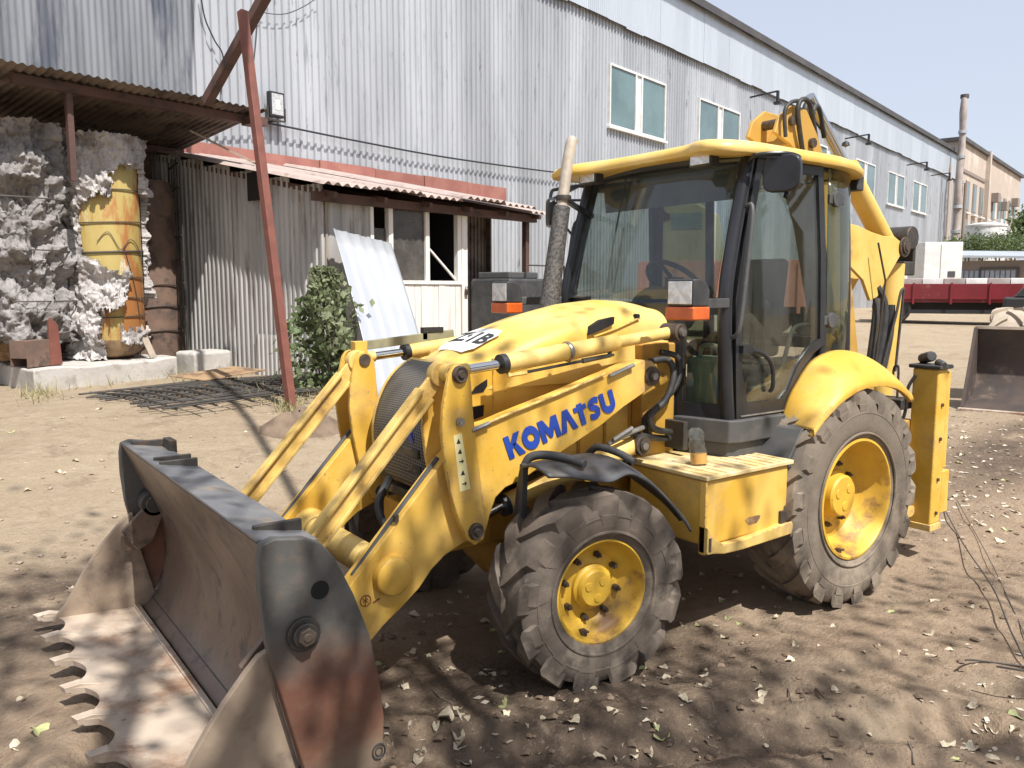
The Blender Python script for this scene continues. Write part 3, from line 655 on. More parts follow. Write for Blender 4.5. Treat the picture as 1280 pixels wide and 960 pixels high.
# things standing on the plinth
o = part('metal_box', MB().b2((-.2, -.14, 0), (.2, -.13, .36)).b2((-.2, .13, 0), (.2, .14, .36)).b2((-.2, -.13, .12), (-.19, .13, .36)).b2((.19, -.13, .0), (.2, .13, .36)).b2((-.19, -.13, .35), (.19, .13, .36)).b2((-.19, -.13, .12), (.19, .13, .13)), MATS['tank_rust'], None, bevel=.004)
uu, zz = on_p(38, 440, 12.15); o.location = W(uu, 12.15, PT); o.rotation_euler = (0, 0, AN+R(25)); tag(o, 'open rusty sheet-metal box on the concrete plinth', 'metal box')
uu, zz = on_p(68, 430, 12.1)
o = part('red_post', MB().prism([(-.07, 0), (.09, 0), (.1, .55), (.02, .66), (-.02, .6)], -.03, .03), MATS['pole_red'], None, bevel=.005); o.location = W(uu, 12.12, PT); o.rotation_euler = (0, R(-4), AN); tag(o, 'short chipped red steel post on the plinth in front of the tank', 'post')
P0 = W(on_p(170, 385, 12.35)[0], 12.45, 1.62); P1 = W(on_p(190, 446, 12.2)[0], 12.15, PT+.01)
o = part('plank', MB().bar((0, 0, 0), P0-P1, .1, .03, up=DP), MATS['wood'], None, bevel=.004); o.location = P1; tag(o, 'grey plank leaning against the yellow tank foot', 'plank')
o = part('pipe', MB().cyl((0, 0, 0), (1.2, .25, .06), .03), MATS['tank_base'], None); o.location = W(3.7, 12.5, PT+.33); o.rotation_euler = (0, 0, AN); tag(o, 'short pipe lying level beside the metal box', 'pipe')
# concrete stub beside the plinth
o = part('concrete_block', MB().b2((-.35, -.25, 0), (.35, .3, .46)), MATS['concrete'], None, bevel=.06); o.location = W(6.95, 12.2, .55); o.rotation_euler = (0, 0, AN+.1); tag(o, 'rough concrete block between the plinth and the shed', 'concrete block')
# rebar mesh and plate on the ground in front of the shed
P = on_ground(300, 492)
r = thing('rebar_mat', 'rusty welded rebar mat lying on the ground before the shed', 'rebar mat', P, AN)
for k in range(17):
    y = -1.0+k*.13; part('rod', MB().tube([(-1.5+rng.uniform(-.15, .1), y, .05+rng.uniform(0, .03)), (0, y+rng.uniform(-.03, .03), .09), (1.55+rng.uniform(-.1, .15), y, .05)], .013, 5), MATS['dark_steel'], r)
for k in range(13):
    x = -1.4+k*.23; part('rod', MB().tube([(x, -1.1+rng.uniform(-.1, .1), .04), (x+.03, 0, .11), (x, 1.15, .06)], .013, 5), MATS['dark_steel'], r)
P = on_ground(275, 478); o = part('steel_plate', MB().b2((-.6, -.35, 0), (.6, .35, .012)), MATS['tank_base'], None); o.location = P+Vector((0, 0, .13)); o.rotation_euler = (R(2), R(-2), AN+.2); tag(o, 'flat brown steel plate lying on the rebar mat', 'steel plate')

# ------------------------------------------------------------------ red pole and brown beam (A-frame)
b = on_ground(366, 514); bu, bp_ = up_of(b); tu, tz = on_p(303, 14, bp_+1.0); T = W(tu, bp_+1.0, tz)
o = part('red_pole', MB().bar((0, 0, -.15), T-b, .10, .10, up=DP), MATS['pole_red'], None, bevel=.008); o.location = b
tag(o, 'tall leaning red steel pole in front of the shed', 'pole')
p1 = bp_+1.12; a_ = wp(258, 128, 10.9); c_ = wp(352, -42, p1-.1)
o = part('brown_beam', MB().bar((0, 0, 0), c_-a_, .12, .14, up=DP), MATS['beam_brown'], None, bevel=.008); o.location = a_
tag(o, 'dark brown diagonal beam rising from the canopy past the red pole', 'beam')

# ------------------------------------------------------------------ leaning roofing sheet
A = wp(416, 286, 9.55); B = wp(489, 304, 9.55); Cc = on_ground(472, 506); Cc.z += .0
wv = (B-A); wlen = wv.length; D_ = Cc+wv*1.0
me = MB(); nn = 40
def sheet_pt(i, j):
    base = A.lerp(Cc, j); q = base+wv*i
    nrm = wv.cross(Cc-A).normalized()
    x = (i*5) % 1
    rib = .013 if .0 <= x < .16 else 0
    return q + nrm*(-rib if nrm.dot(CAM-A) < 0 else rib) + nrm*.03*math.sin(j*3)*(-1 if nrm.dot(CAM-A) < 0 else 1) - A
xs = sorted(set([k/5+d for k in range(5) for d in (0, .004, .03, .034, .1, .16)]+[1.0]))
vs = [sheet_pt(x if x < 1 else .9999, j/10) for x in xs for j in range(11)]
me.add(vs, [(i*11+j, (i+1)*11+j, (i+1)*11+j+1, i*11+j+1) for i in range(len(xs)-1) for j in range(10)])
o = part('roofing_sheet', me, MATS['zinc_bright'], None, smooth=25); o.location = A
sm = o.modifiers.new('thick', 'SOLIDIFY'); sm.thickness = .004
tag(o, 'bright ribbed metal sheet leaning against the shed front', 'metal sheet')

# ------------------------------------------------------------------ foliage helpers
def leaf_cloud(n, sampler, size, seed, aspect=.6, flat=.0):
    rr = random.Random(seed); mb = MB()
    for _ in range(n):
        p = sampler(rr)
        if p is None: continue
        s = size*rr.uniform(.6, 1.25)
        d = Vector((rr.gauss(0, 1), rr.gauss(0, 1), rr.gauss(0, .8))).normalized(); e = d.orthogonal().normalized()
        e = Matrix.Rotation(rr.uniform(0, 6.28), 3, d) @ e; f = d.cross(e)
        mb.add([p-e*s*.5, p+f*s*aspect*.5-e*s*.05+d*s*.06, p+e*s*.5, p-f*s*aspect*.5-e*s*.05+d*s*.06], [(0, 1, 2), (0, 2, 3)])
    return mb
def limb(mb, p, d, L, r, depth, rr, tips, bend=.35, kids=3):
    pts = [p]; rad = [r]
    for k in range(4):
        d = (d+Vector((rr.gauss(0, .16), rr.gauss(0, .16), rr.gauss(.05, .1)))).normalized(); pts.append(pts[-1]+d*L/4); rad.append(r*(1-.42*(k+1)/4))
    mb.tube(pts, rad, 7 if depth > 1 else 5, caps=False)
    if depth == 0: tips.append((pts[-1], L)); return
    for k in range(kids):
        q = pts[-1] if k == 0 else pts[2+(k % 2)]
        dd = (d+Vector((rr.gauss(0, .6), rr.gauss(0, .6), rr.gauss(.15, .35)))).normalized()
        limb(mb, q, dd, L*rr.uniform(.6, .8), rad[-1]*.8, depth-1, rr, tips, bend, kids)
def tree(name, label, loc, H, r, seed, lmat, leaves, lsize, spread, group=None, depth=3, lean=(0, 0), cat='tree'):
    rr = random.Random(seed); t = thing(name, label, cat, loc, 0, group); mb = MB(); tips = []
    d = Vector((lean[0], lean[1], 1)).normalized()
    trunk = [Vector((0, 0, -.2)), d*H*.2, d*H*.4]; mb.tube(trunk, [r*1.2, r, r*.8], 10)
    for k in range(5):
        a = k*2.4+rr.uniform(-.4, .4); dd = Vector((math.cos(a)*.75, math.sin(a)*.75, .8)).normalized()
        limb(mb, trunk[2]+d*H*.02*k, dd, H*rr.uniform(.18, .26), r*.45, depth-1, rr, tips)
    limb(mb, trunk[2], d, H*.3, r*.7, depth-1, rr, tips)
    part('trunk', mb, MATS['bark'], t, smooth=60)
    def smp(r_):
        q, L = r_.choice(tips); return q+Vector((r_.gauss(0, spread), r_.gauss(0, spread), r_.gauss(0, spread*.8)))
    part('crown', leaf_cloud(leaves, smp, lsize, seed+1), MATS[lmat], t, smooth=0)
    return t
# bush by the shed corner
P = on_ground(408, 492)
r = thing('leafy_bush', 'green leafy bush growing at the shed corner beside the leaning metal sheet', 'bush', P)
def smp(q):
    z = q.random()**.8*1.66; w = (.34*(1-(z/1.78)**2.4)+.05)*(1+.55*noise.noise(Vector((z*3.1, 2, 1))))
    a = q.uniform(0, 6.28); k = w*math.sqrt(q.uniform(.1, 1))*(1+.5*math.sin(3*a+z*4))*(1+.5*abs(q.gauss(0, .35)))
    return Vector((k*math.cos(a), k*math.sin(a)*.9, z))
part('foliage', leaf_cloud(2300, smp, .105, 5, .72), MATS['leaf_pale'], r, smooth=0)
st = MB()
for k in range(9):
    a = k*.7; st.tube([(0.05*math.cos(a), .05*math.sin(a), -.05), (.12*math.cos(a), .12*math.sin(a), .6), (.2*math.cos(a+.4), .2*math.sin(a+.4), 1.3)], [.012, .01, .004], 5)
part('stem', st, MATS['bark'], r)

# ------------------------------------------------------------------ far right: beige building, stack, sheds, trailer, second loader
bg_ = hroot('brick_building', 'three-storey beige rendered building beyond the end of the metal hall', 'building', 70.0, HP-.2, .6)
BL = 27; BH = 12.5
part('wall', MB().b2((0, 0, 0), (BL, 12, BH)), MATS['beige_wall'], bg_, smooth=0)
part('parapet', MB().b2((-.2, -.25, BH), (BL+.3, 12, BH+.28)), MATS['fascia'], bg_, smooth=0)
part('cornice', MB().b2((0, -.08, 10.3), (9.3, -.002, 10.55)), MATS['beige_dark'], bg_, smooth=0)
for zz in (4.6, 7.5):
    for k in range(9):
        x = 2.2+k*2.7
        f = part('window', MB().b2((x-.1, -.06, zz-.1), (x+1.3, -.003, zz+2.3)), MATS['beige_dark'], bg_, smooth=0)
        part('pane', MB().b2((x+.1, -.09, zz+.1), (x+1.1, -.062, zz+2.1)), MATS['window_pane'], f, smooth=0)
        part('sill', MB().b2((x-.2, -.25, zz-.22), (x+1.4, -.003, zz-.11)), MATS['trim_white'], f, smooth=0)
part('pilaster', MB().b2((9.4, -.35, 0), (9.9, -.003, BH+.4)), MATS['beige_wall'], bg_, smooth=0)
part('drainpipe', MB().cyl((1.2, -.2, 0), (1.2, -.2, 9.5), .12, n=8), MATS['beige_dark'], bg_)
for k, (x, z) in enumerate(((12.5, 9.0), (14.5, 6.9), (16.8, 8.6), (20, 6.5), (22.5, 9.4), (13.2, 5.6))):
    part('air_conditioner', MB().b2((x, -.55, z), (x+1.1, -.003, z+.75)), MATS['trim_white'] if k % 2 else MATS['beige_dark'], bg_, smooth=0)
u0, z0 = on_p(1194, 300, 13.6)
st = hroot('chimney_stack', 'thin patched metal chimney rising between the hall and the beige building', 'chimney', u0, 13.6, .9)
z1 = on_p(1200, 118, 13.6)[1]-.9
pp = []; 
for k in range(15): pp.append((.15*math.sin(k*1.3)+.25*k/14, 0, z1*k/14))
part('flue', MB().tube(pp, [.30-.10*(k/14)+(.04 if k % 3 == 1 else 0) for k in range(15)], 12), MATS['canopy_light'] if 'canopy_light' in MATS else mat('canopy_light', (.38, .33, .30), (.28, .235, .21), scale=1.2, rough=.7), st)
part('cap', MB().cyl((.25, 0, z1), (.25, 0, z1+.25), .28), MATS['fascia'], st)
for k in range(7): part('collar', MB().lathe([(.29-.10*(k/7), -.12), (.36-.10*(k/7), -.1), (.36-.10*(k/7), .1), (.29-.10*(k/7), .12)], (.25*k/7, 0, z1*(.12+.12*k)), 'z', 12), MATS['zinc'], st)
for k, dx in enumerate((-1.3, -.85, .9)): part('pipe', MB().cyl((dx, .3, 0), (dx+.05, .3, 9.8-k), .1, n=8), MATS['beige_wall'], st)
# white tank on the beige building's yard
u0, z0 = on_p(1231, 300, 9.5)
r = hroot('white_cistern', 'round white water cistern standing above the low yard shed', 'cistern', u0, 9.5, .9)
zt = on_p(1231, 281, 9.5)[1]-.9; rad = (on_p(1243, 300, 9.5)[0]-on_p(1219, 300, 9.5)[0])*.5*math.sin(R(8))
rad = 1.05
part('drum', MB().lathe([(.001, zt-2.6), (rad, zt-2.6), (rad, zt-.15), (rad+.05, zt-.1), (rad+.05, zt), (rad*.5, zt+.12), (.001, zt+.16)], (0, 0, 0), 'z', 28), MATS['trim_white'], r)
part('stand', MB().b2((-.8, -.8, 0), (-.65, -.65, zt-2.6)).b2((.65, -.8, 0), (.8, -.65, zt-2.6)).b2((-.8, .65, 0), (-.65, .8, zt-2.6)).b2((.65, .65, 0), (.8, .8, zt-2.6)), MATS['dark_steel'], r)
def facing(P, extra=0.): return math.atan2(CAM.y-P.y, CAM.x-P.x)+math.pi/2+extra   # local -y looks back along the yard
def depth_point(x, dist, z=None):
    d = ray(x, 362); d.z = 0; d.normalize(); P = C0 + d*dist; P.z = height0(P.x, P.y) if z is None else z; return P
# white container
P = depth_point(1168, 41)
r = thing('white_container', 'plain white box container between the hall end and the low shed', 'container', P, facing(P, R(20)))
wz = 1.975+(362-305)/FPX*41*.9 - P.z
part('body', MB().b2((-.78, -.8, 0), (.78, 1.2, wz)), MATS['trim_white'], r, bevel=.02)
part('door', MB().b2((-.1, -.83, .3), (.7, -.803, wz-.1)), MATS['block_white'], r); part('vent', MB().b2((.2, -.85, wz-1.5), (.5, -.832, wz-1.25)), MATS['fascia'], r)
# low shed with tin roof
P = depth_point(1262, 44)
r = thing('tin_shed', 'low yard shed with flat tin roof and pale blue shutters behind the trailer', 'shed', P, facing(P, R(-6)))
zr = 1.975+(362-318)/FPX*44*.87-P.z
part('wall', MB().b2((-3.0, 0, 0), (2.6, 3, zr-.3)), MATS['beige_dark'], r, smooth=0)
part('roof', MB().add([(-3.2, -.6, zr), (3.4, -.6, zr-.25), (3.4, 3.2, zr+.1), (-3.2, 3.2, zr+.35), (-3.2, -.6, zr-.1), (3.4, -.6, zr-.35), (3.4, 3.2, zr), (-3.2, 3.2, zr+.25)], [(0,1,2,3),(7,6,5,4),(0,4,5,1),(1,5,6,2),(2,6,7,3),(3,7,4,0)]), MATS['zinc_upper'], r, smooth=0)
mat('shutter', (.22, .26, .33), (.28, .32, .39), scale=2, rough=.6)
for k in range(14): part('shutter_slat', MB().b2((-2.7+k*.21, -.05, .2), (-2.54+k*.21, -.003, zr-.75)), MATS['shutter'], r, smooth=0)
part('frame', MB().b2((-1.25, -.08, .1), (-1.17, -.052, zr-.6)).b2((.25, -.08, .1), (.33, -.052, zr-.6)).b2((-1.17, -.08, zr-.68), (.25, -.052, zr-.6)), MATS['fascia'], r, smooth=0)
# shrubs above the shed and tree at the frame edge
for k, (x, dist, h_, sz) in enumerate(((1205, 52, 4.6, 1.5), (1222, 52, 4.9, 1.6), (1243, 51, 5.0, 1.6), (1262, 50, 4.8, 1.6), (1281, 49, 5.0, 1.7))):
    P = depth_point(x, dist); zc = 1.975+(362-312)/FPX*dist*.88-P.z
    r = thing('yard_shrub', 'bright green feathery shrub growing behind the low tin shed', 'shrub', P, 0, 'shrubs behind the tin shed')
    def smp(q, zc=zc, sz=sz):
        a = q.uniform(0, 6.28); t = q.uniform(-1, 1); k_ = math.sqrt(1-t*t)*sz*q.uniform(.4, 1)
        return Vector((k_*math.cos(a), k_*math.sin(a), zc+t*sz*.32*q.uniform(.6, 1.2)+.5*abs(q.gauss(0, .45))))
    part('foliage', leaf_cloud(800, smp, .22, 50+k, .3), MATS['leaf_far'], r, smooth=0)
    part('stem', MB().tube([(0, 0, 0), (.1, .1, zc*.5), (0, .2, zc)], [.09, .07, .03], 6).tube([(0, 0, zc*.4), (.5, .2, zc*.8), (.8, .3, zc)], [.05, .04, .02], 6), MATS['bark'], r)
P = depth_point(1325, 62)
tree('broad_tree', 'dark green tree at the far end of the yard beside the beige building', P, 8.0, .3, 77, 'leaf', 9000, .30, .5)
# red drop-side trailer carrying white blocks
P = depth_point(1205, 30); P.z = height0(P.x, P.y)
yaw = facing(P, R(8))
tr = thing('red_trailer', 'dark red dropside trailer loaded with white blocks', 'trailer', P, yaw)
def zof(y, d=28): return 1.975+(362-y)/FPX*d*.88-P.z
zt_, zb_ = zof(354), zof(378)
part('bed', MB().b2((-2.6, -1.15, zb_), (2.7, 1.15, zb_+.14)).add([(2.7, -1.15, zb_), (3.6, -1.15, zb_-.05), (3.6, 1.15, zb_-.05), (2.7, 1.15, zb_), (2.7, -1.15, zb_+.3), (3.6, -1.15, zb_+.1), (3.6, 1.15, zb_+.1), (2.7, 1.15, zb_+.3)], [(0,1,2,3),(4,7,6,5),(0,4,5,1),(1,5,6,2),(2,6,7,3),(3,7,4,0)]), MATS['trailer_red'], tr, smooth=0)
for k in range(5): part('side_board', MB().b2((-2.6+k*1.05, -1.2, zb_+.1), (-2.6+k*1.05+1.02, -1.153, zt_)), MATS['trailer_red'], tr, bevel=.01)
for k in range(6): part('stake', MB().b2((-2.64+k*1.05, -1.24, zb_-.05), (-2.58+k*1.05, -1.2, zt_+.03)), MATS['trailer_red'], tr, smooth=0)
part('chassis_rail', MB().b2((-2.5, -.6, zb_-.28), (3.3, -.45, zb_-.002)).b2((-2.5, .45, zb_-.28), (3.3, .6, zb_-.002)), MATS['ink'], tr, smooth=0)
part('side_guard', MB().b2((-1.9, -1.1, .33), (1.6, -1.05, .45)).b2((-1.9, -1.1, .35), (-1.84, -1.05, zb_)).b2((1.54, -1.1, .35), (1.6, -1.05, zb_)), MATS['ink'], tr, smooth=0)
for x in (-2.1, -1.5-1.75):
    for y in (-.98, .98):
        if x < -3: continue
        w_ = part('wheel', MB().lathe([(.2, -.12), (.47, -.13), (.52, -.08), (.52, .08), (.47, .13), (.2, .12)], (x, y, .5), 'y', 24), MATS['rubber'], tr)
        part('rim', MB().lathe([(.22, -.10), (.2, -.04), (.001, -.05)], (x, y, .5), 'y', 16).lathe([(.22, .10), (.2, .04), (.001, .05)], (x, y, .5), 'y', 16), MATS['steel'], w_)
for k in range(5): part('rear_post', MB().b2((-2.1+k*.2, -.9, .25), (-2.02+k*.2, -.82, zb_)), MATS['ink'], tr, smooth=0) if k < 3 else None
for k in range(9):
    x = -2.55+k*.60
    o = part('block_pallet', MB().b2((-.29, -.5, 0), (.29, .5, zof(343)-zt_+.02)), MATS['block_white' if k % 2 == 0 else 'block_grey'], None, bevel=.015)
    o.location = P+Matrix.Rotation(yaw, 3, 'Z') @ Vector((x+.33, -.55, zt_-.12)); o.rotation_euler = (0, 0, yaw)
    tag(o, ('white wrapped block' if k % 2 == 0 else 'grey brick stack') + ' loaded on the red trailer', 'block', 'white blocks on the trailer' if k % 2 == 0 else 'grey brick stacks on the trailer')
# second vehicle behind the frame edge: dark pickup cab
P = depth_point(1366, 26)
pk = thing('parked_car', 'dark parked car with pale roof at the edge of the yard beside the trailer', 'car', P, facing(P, R(5)))
part('body', MB().prism([(-2.0, .35), (2.2, .35), (2.2, .85), (1.2, .95), (-1.95, .95)], -.85, .85), MATS['ink'], pk, bevel=.06)
part('cabin', MB().prism([(-1.75, .95), (.95, .95), (.35, 1.48), (-1.3, 1.48)], -.75, .75), MATS['window_glass'], pk, bevel=.04)
part('roof', MB().prism([(-1.32, 1.48), (.37, 1.48), (.3, 1.53), (-1.25, 1.53)], -.74, .74), MATS['trim_white'], pk, bevel=.02)
for x in (-1.3, 1.4):
    for y in (-.78, .78): part('wheel', MB().lathe([(.001, -.09), (.2, -.1), (.31, -.09), (.34, -.05), (.34, .05), (.31, .09), (.2, .1), (.001, .09)], (x, y, .34), 'y', 24), MATS['rubber'], pk)
# second wheel loader: open bucket towards us
Pb = on_ground(1200, 513); Pc = on_ground(1292, 519)
hd = math.atan2(Pc.y-Pb.y, Pc.x-Pb.x)      # cutting edge direction
wl = thing('wheel_loader', 'parked wheel loader with rusty dark bucket lowered to the ground', 'loader', Pb, hd)
Hb = 1.08; Wd = 2.3
prof = [(0, .0), (.18, .06), (.62, .12), (.82, .34), (.86, .68), (.70, Hb), (.66, Hb), (.80, .68), (.76, .36), (.6, .17), (.18, .10), (0, .03)]
mb = MB(); mb.prism([(y, z) for y, z in prof], 0, Wd, 'x')
bk = part('bucket', mb, MATS['loader_rust'], wl)
for x in (0, Wd-.03): part('side_plate', MB().prism([(.02, .05), (.65, .1), (.84, .36), (.87, .7), (.72, Hb+.0), (.60, Hb), (.34, .6)], x-.004, x+.034, 'x'), MATS['loader_rust'], bk)
part('cutting_edge', MB().b2((-.02, -.08, .002), (Wd+.02, .1, .04)), MATS['clam_steel'], bk, bevel=.005)
part('spill_guard', MB().bar((0, .68, Hb), (Wd, .68, Hb), .05, .04), MATS['clam_steel'], bk)
for x in (.85, 1.45): part('lift_arm', MB().bar((x, .80, .5), (x, 2.4, .95), .1, .2), MATS['yellow_dirty'], wl, bevel=.01)
def lug_tyre(R0, hw, rim, nl, lug, wl_, cy=0., slant=.36, wrap=.10, samples=72):
    """tyre round local y axis with chevron lugs"""
    mb = MB()
    mb.lathe([(rim, -hw*.80), (rim+.012, -hw*.88), (rim+.3*(R0-rim), -hw*1.0), (rim+.62*(R0-rim), -hw*1.0), (R0-.055, -hw*.94), (R0-.018, -hw*.80), (R0-.004, -hw*.5), (R0, 0),
              (R0-.004, hw*.5), (R0-.018, hw*.80), (R0-.055, hw*.94), (rim+.62*(R0-rim), hw*1.0), (rim+.3*(R0-rim), hw*1.0), (rim+.012, hw*.88), (rim, hw*.80)], (0, cy, 0), 'y', samples)
    for sgn in (-1, 1):
        for k in range(nl):
            th0 = 2*math.pi*(k+(.5 if sgn > 0 else 0))/nl
            path = []
            for t in (0, .25, .5, .75, .9, 1.0):
                y = sgn*hw*(-.06+1.02*min(t/.9, 1)); th = th0+slant*(t**1.25)*(2*math.pi/nl)*2.0
                top = R0+lug-(0 if t < .7 else .018*((t-.7)/.3)**2*1.3)
                path.append((th, y, top))
            vs = []
            for (th, y, top) in path:
                wd = wl_*(1.0+.25*abs(y)/hw)
                for (dth, rr, yy) in ((-wd/2, R0-.07, y*.96), (-wd*.40, top, y), (wd*.40, top, y), (wd/2, R0-.07, y*.96)):
                    a = th+dth/R0; vs.append((rr*math.cos(a), cy+yy, rr*math.sin(a)))
            th, y, top = path[-1]; ye = sgn*hw*1.015
            for f_, yy in ((.45, ye*1.01), (1.0, ye*.99)):
                wd = wl_*1.2*(1-.35*f_)
                for dth, rr in ((-wd/2, top-wrap*f_-.03), (-wd*.38, top-wrap*f_*.7), (wd*.38, top-wrap*f_*.7), (wd/2, top-wrap*f_-.03)):
                    a = th+dth/R0+.02*f_; vs.append((rr*math.cos(a), cy+yy, rr*math.sin(a)))
            n = len(path)+2; fs = []
            for i in range(n-1):
                for j in range(3): fs.append((i*4+j, (i+1)*4+j, (i+1)*4+j+1, i*4+j+1))
                fs.append((i*4+3, (i+1)*4+3, (i+1)*4, i*4))
            fs += [(0, 1, 2, 3), ((n-1)*4+3, (n-1)*4+2, (n-1)*4+1, (n-1)*4)]
            mb.add(vs, fs)
    return mb
wm = lug_tyre(.60, .22, .34, 10, .04, .11).mesh('wheel')
for x, y in ((.26, 1.75), (2.0, 1.75), (.26, 4.6), (2.0, 4.6)):
    o = place('wheel', wm, 'soft_tyre', wl, (x, y, .70), (0, 0, math.pi/2)); wm.shade_smooth(); wm.set_sharp_from_angle(angle=R(35))
    part('rim', MB().lathe([(.36, -.2), (.33, -.1), (.001, -.1)], (0, 0, 0), 'y', 20).lathe([(.36, .2), (.33, .1), (.001, .1)], (0, 0, 0), 'y', 20), MATS['yellow_dirty'], o)
part('body', MB().b2((.75, 1.5, .6), (1.55, 5.2, 1.15)), MATS['yellow_dirty'], wl, bevel=.05)
part('cab', MB().b2((.75, 3.2, 1.15), (1.55, 4.4, 1.25)), MATS['cab_black'], wl, bevel=.03)
# tan truck with salmon dropside body, standing behind the machine (seen through the cab)
P = depth_point(862, 21); ty = facing(P, R(-10))
tk = thing('tan_truck', 'tan truck cab with salmon body seen through the cab glass', 'truck', P, ty)
def zof2(y, d=20.5): return 1.975+(362-y)/FPX*d*.98-P.z
part('truck_cab', MB().prism([(-.95, .8), (.55, .8), (.55, zof2(310)), (.42, zof2(262)), (.1, zof2(252)), (-.75, zof2(254)), (-.95, zof2(300))], .1, 1.9), MATS['truck_tan'], tk, bevel=.06)
part('cab_window', MB().b2((-.5, .085, zof2(285)), (.25, .098, zof2(265))), MATS['window_pane'], tk, bevel=.02)
for k in range(5): part('salmon_board', MB().b2((-1.2+k*.95, -.3, .75), (-1.2+k*.95+.93, -.24, zof2(326))), MATS['salmon'], tk, bevel=.01)
part('truck_bed', MB().b2((-1.2, -.22, .6), (3.6, 2.0, .75)), MATS['dark_steel'], tk)
for k in range(6): part('stake', MB().b2((-1.24+k*.95, -.34, .6), (-1.16+k*.95, -.303, zof2(328))), MATS['salmon'], tk, smooth=0)
for x in (-.6, 1.9, 2.9):
    for y in (.0, 1.7): part('wheel', MB().lathe([(.001, -.13), (.2, -.14), (.45, -.14), (.5, -.08), (.5, .08), (.45, .14), (.2, .14), (.001, .13)], (x, y, .5), 'y', 24), MATS['rubber'], tk)
# ------------------------------------------------------------------ THE BACKHOE LOADER (x forward, y to its left, z up)
bl = thing('backhoe_loader', 'yellow backhoe loader with wide toothed front bucket parked on the dirt', 'backhoe loader')
Y_ = MATS['yellow']; BLK = MATS['cab_black']
def pf(Yv, pts): return [(lambda P: (P.x, P.z))(at_y(x, y, Yv)) for x, y in pts]
def P3(Yv, x, y): return at_y(x, y, Yv)
def arc2(c, r, a0, a1, n): return [(c[0]+r*math.cos(R(a0+(a1-a0)*k/n)), c[1]+r*math.sin(R(a0+(a1-a0)*k/n))) for k in range(n+1)]

# --- wheels
def make_wheel(name, cx, cz, tyre_c, hw, R0, lug, nl, wlug, rimr, rim_y, disc_y, hub_r, hub_y, nut_r, nuts, tm, slant, wrap, steer=0):
    o = []
    # rim (wheel root mesh): flange, barrel, disc; authored round local origin at wheel centre, outer side +y
    oy = rim_y-tyre_c; dy = disc_y-tyre_c; hy = hub_y-tyre_c
    rim = MB().lathe([(rimr-.012, oy-.03), (rimr, oy-.012), (rimr-.002, oy), (rimr-.016, oy+.002), (rimr-.026, oy-.01), (rimr-.034, oy-.05), (rimr-.052, oy-.075), (rimr-.075, dy+.03), (rimr-.10, dy), (hub_r*1.5, dy-.004), (hub_r*1.2, dy+.012), (.001, dy+.012)], (0, 0, 0), 'y', 56)
    rim.lathe([(rimr-.02, -oy), (rimr-.06, -oy+.1), (rimr-.07, dy-.02)], (0, 0, 0), 'y', 40)
    w = part(name, rim, MATS['rim_yellow'], bl, smooth=40)
    w.location = (cx, tyre_c, cz); w.rotation_euler = (0, 0, steer)
    ty = part('tyre', lug_tyre(R0, hw, rimr-.012, nl, lug, wlug, 0, slant, wrap), MATS[tm], w, smooth=40, bevel=.013)
    # moulded ring and lettering ridges on the sidewall
    sw = MB()
    for rr_ in (rimr+.035, rimr+.55*(R0-rimr)): sw.lathe([(rr_-.008, hw*.97), (rr_-.004, hw*.97+.008), (rr_+.004, hw*.97+.008), (rr_+.008, hw*.97)], (0, 0, 0), 'y', 56)
    part('sidewall_ring', sw, MATS[tm], w)
    hb = MB().lathe([(hub_r*1.18, dy+.01), (hub_r*1.16, dy+.03), (hub_r*1.02, dy+.04), (hub_r, hy-.012), (hub_r-.012, hy), (.001, hy+.002)], (0, 0, 0), 'y', 40)
    for k in range(3):
        a = R(20+120*k); hb.lathe([(.024*hub_r/.105, hy-.002), (.022*hub_r/.105, hy+.006), (.001, hy+.007)], (hub_r*.5*math.cos(a), 0, hub_r*.5*math.sin(a)), 'y', 14)
    part('hub', hb, MATS['rim_yellow'], w, smooth=40)
    for k in range(nuts):
        a = 2*math.pi*(k+.3)/nuts; x, z = nut_r*math.cos(a), nut_r*math.sin(a)
        part('wheel_nut', MB().tube([(x, dy-.002, z), (x, dy+.028, z)], .017, 6).tube([(x, dy+.02, z), (x, dy+.045, z)], .009, 8), MATS['bolt'], w)
    vz = MB().box((rimr*.28, oy-.055, -(rimr-.06)), (.03, .03, .03)); part('valve', vz.tube([(rimr*.28, oy-.05, -(rimr-.06)), (rimr*.24, oy-.02, -(rimr-.075))], .006), MATS['bolt'], w)
    return w
FX, RXx = 2.07, 0.0
fw = make_wheel('front_wheel', FX, .50, .835, .158, .478, .027, 13, .125, .272, .965, .85, .098, .915, .16, 8, 'tyre', .40, .12, R(-7))
rw = make_wheel('rear_wheel', RXx, .665, .87, .195, .686, .016, 18, .105, .388, 1.05, .86, .135, .955, .20, 8, 'rear_tyre', .44, .085)
for w in (fw, rw):
    c = copy_tree(w, bl); c.location = (w.location.x, -w.location.y, w.location.z); c.rotation_euler = (0, R(11), math.pi+w.rotation_euler.z)

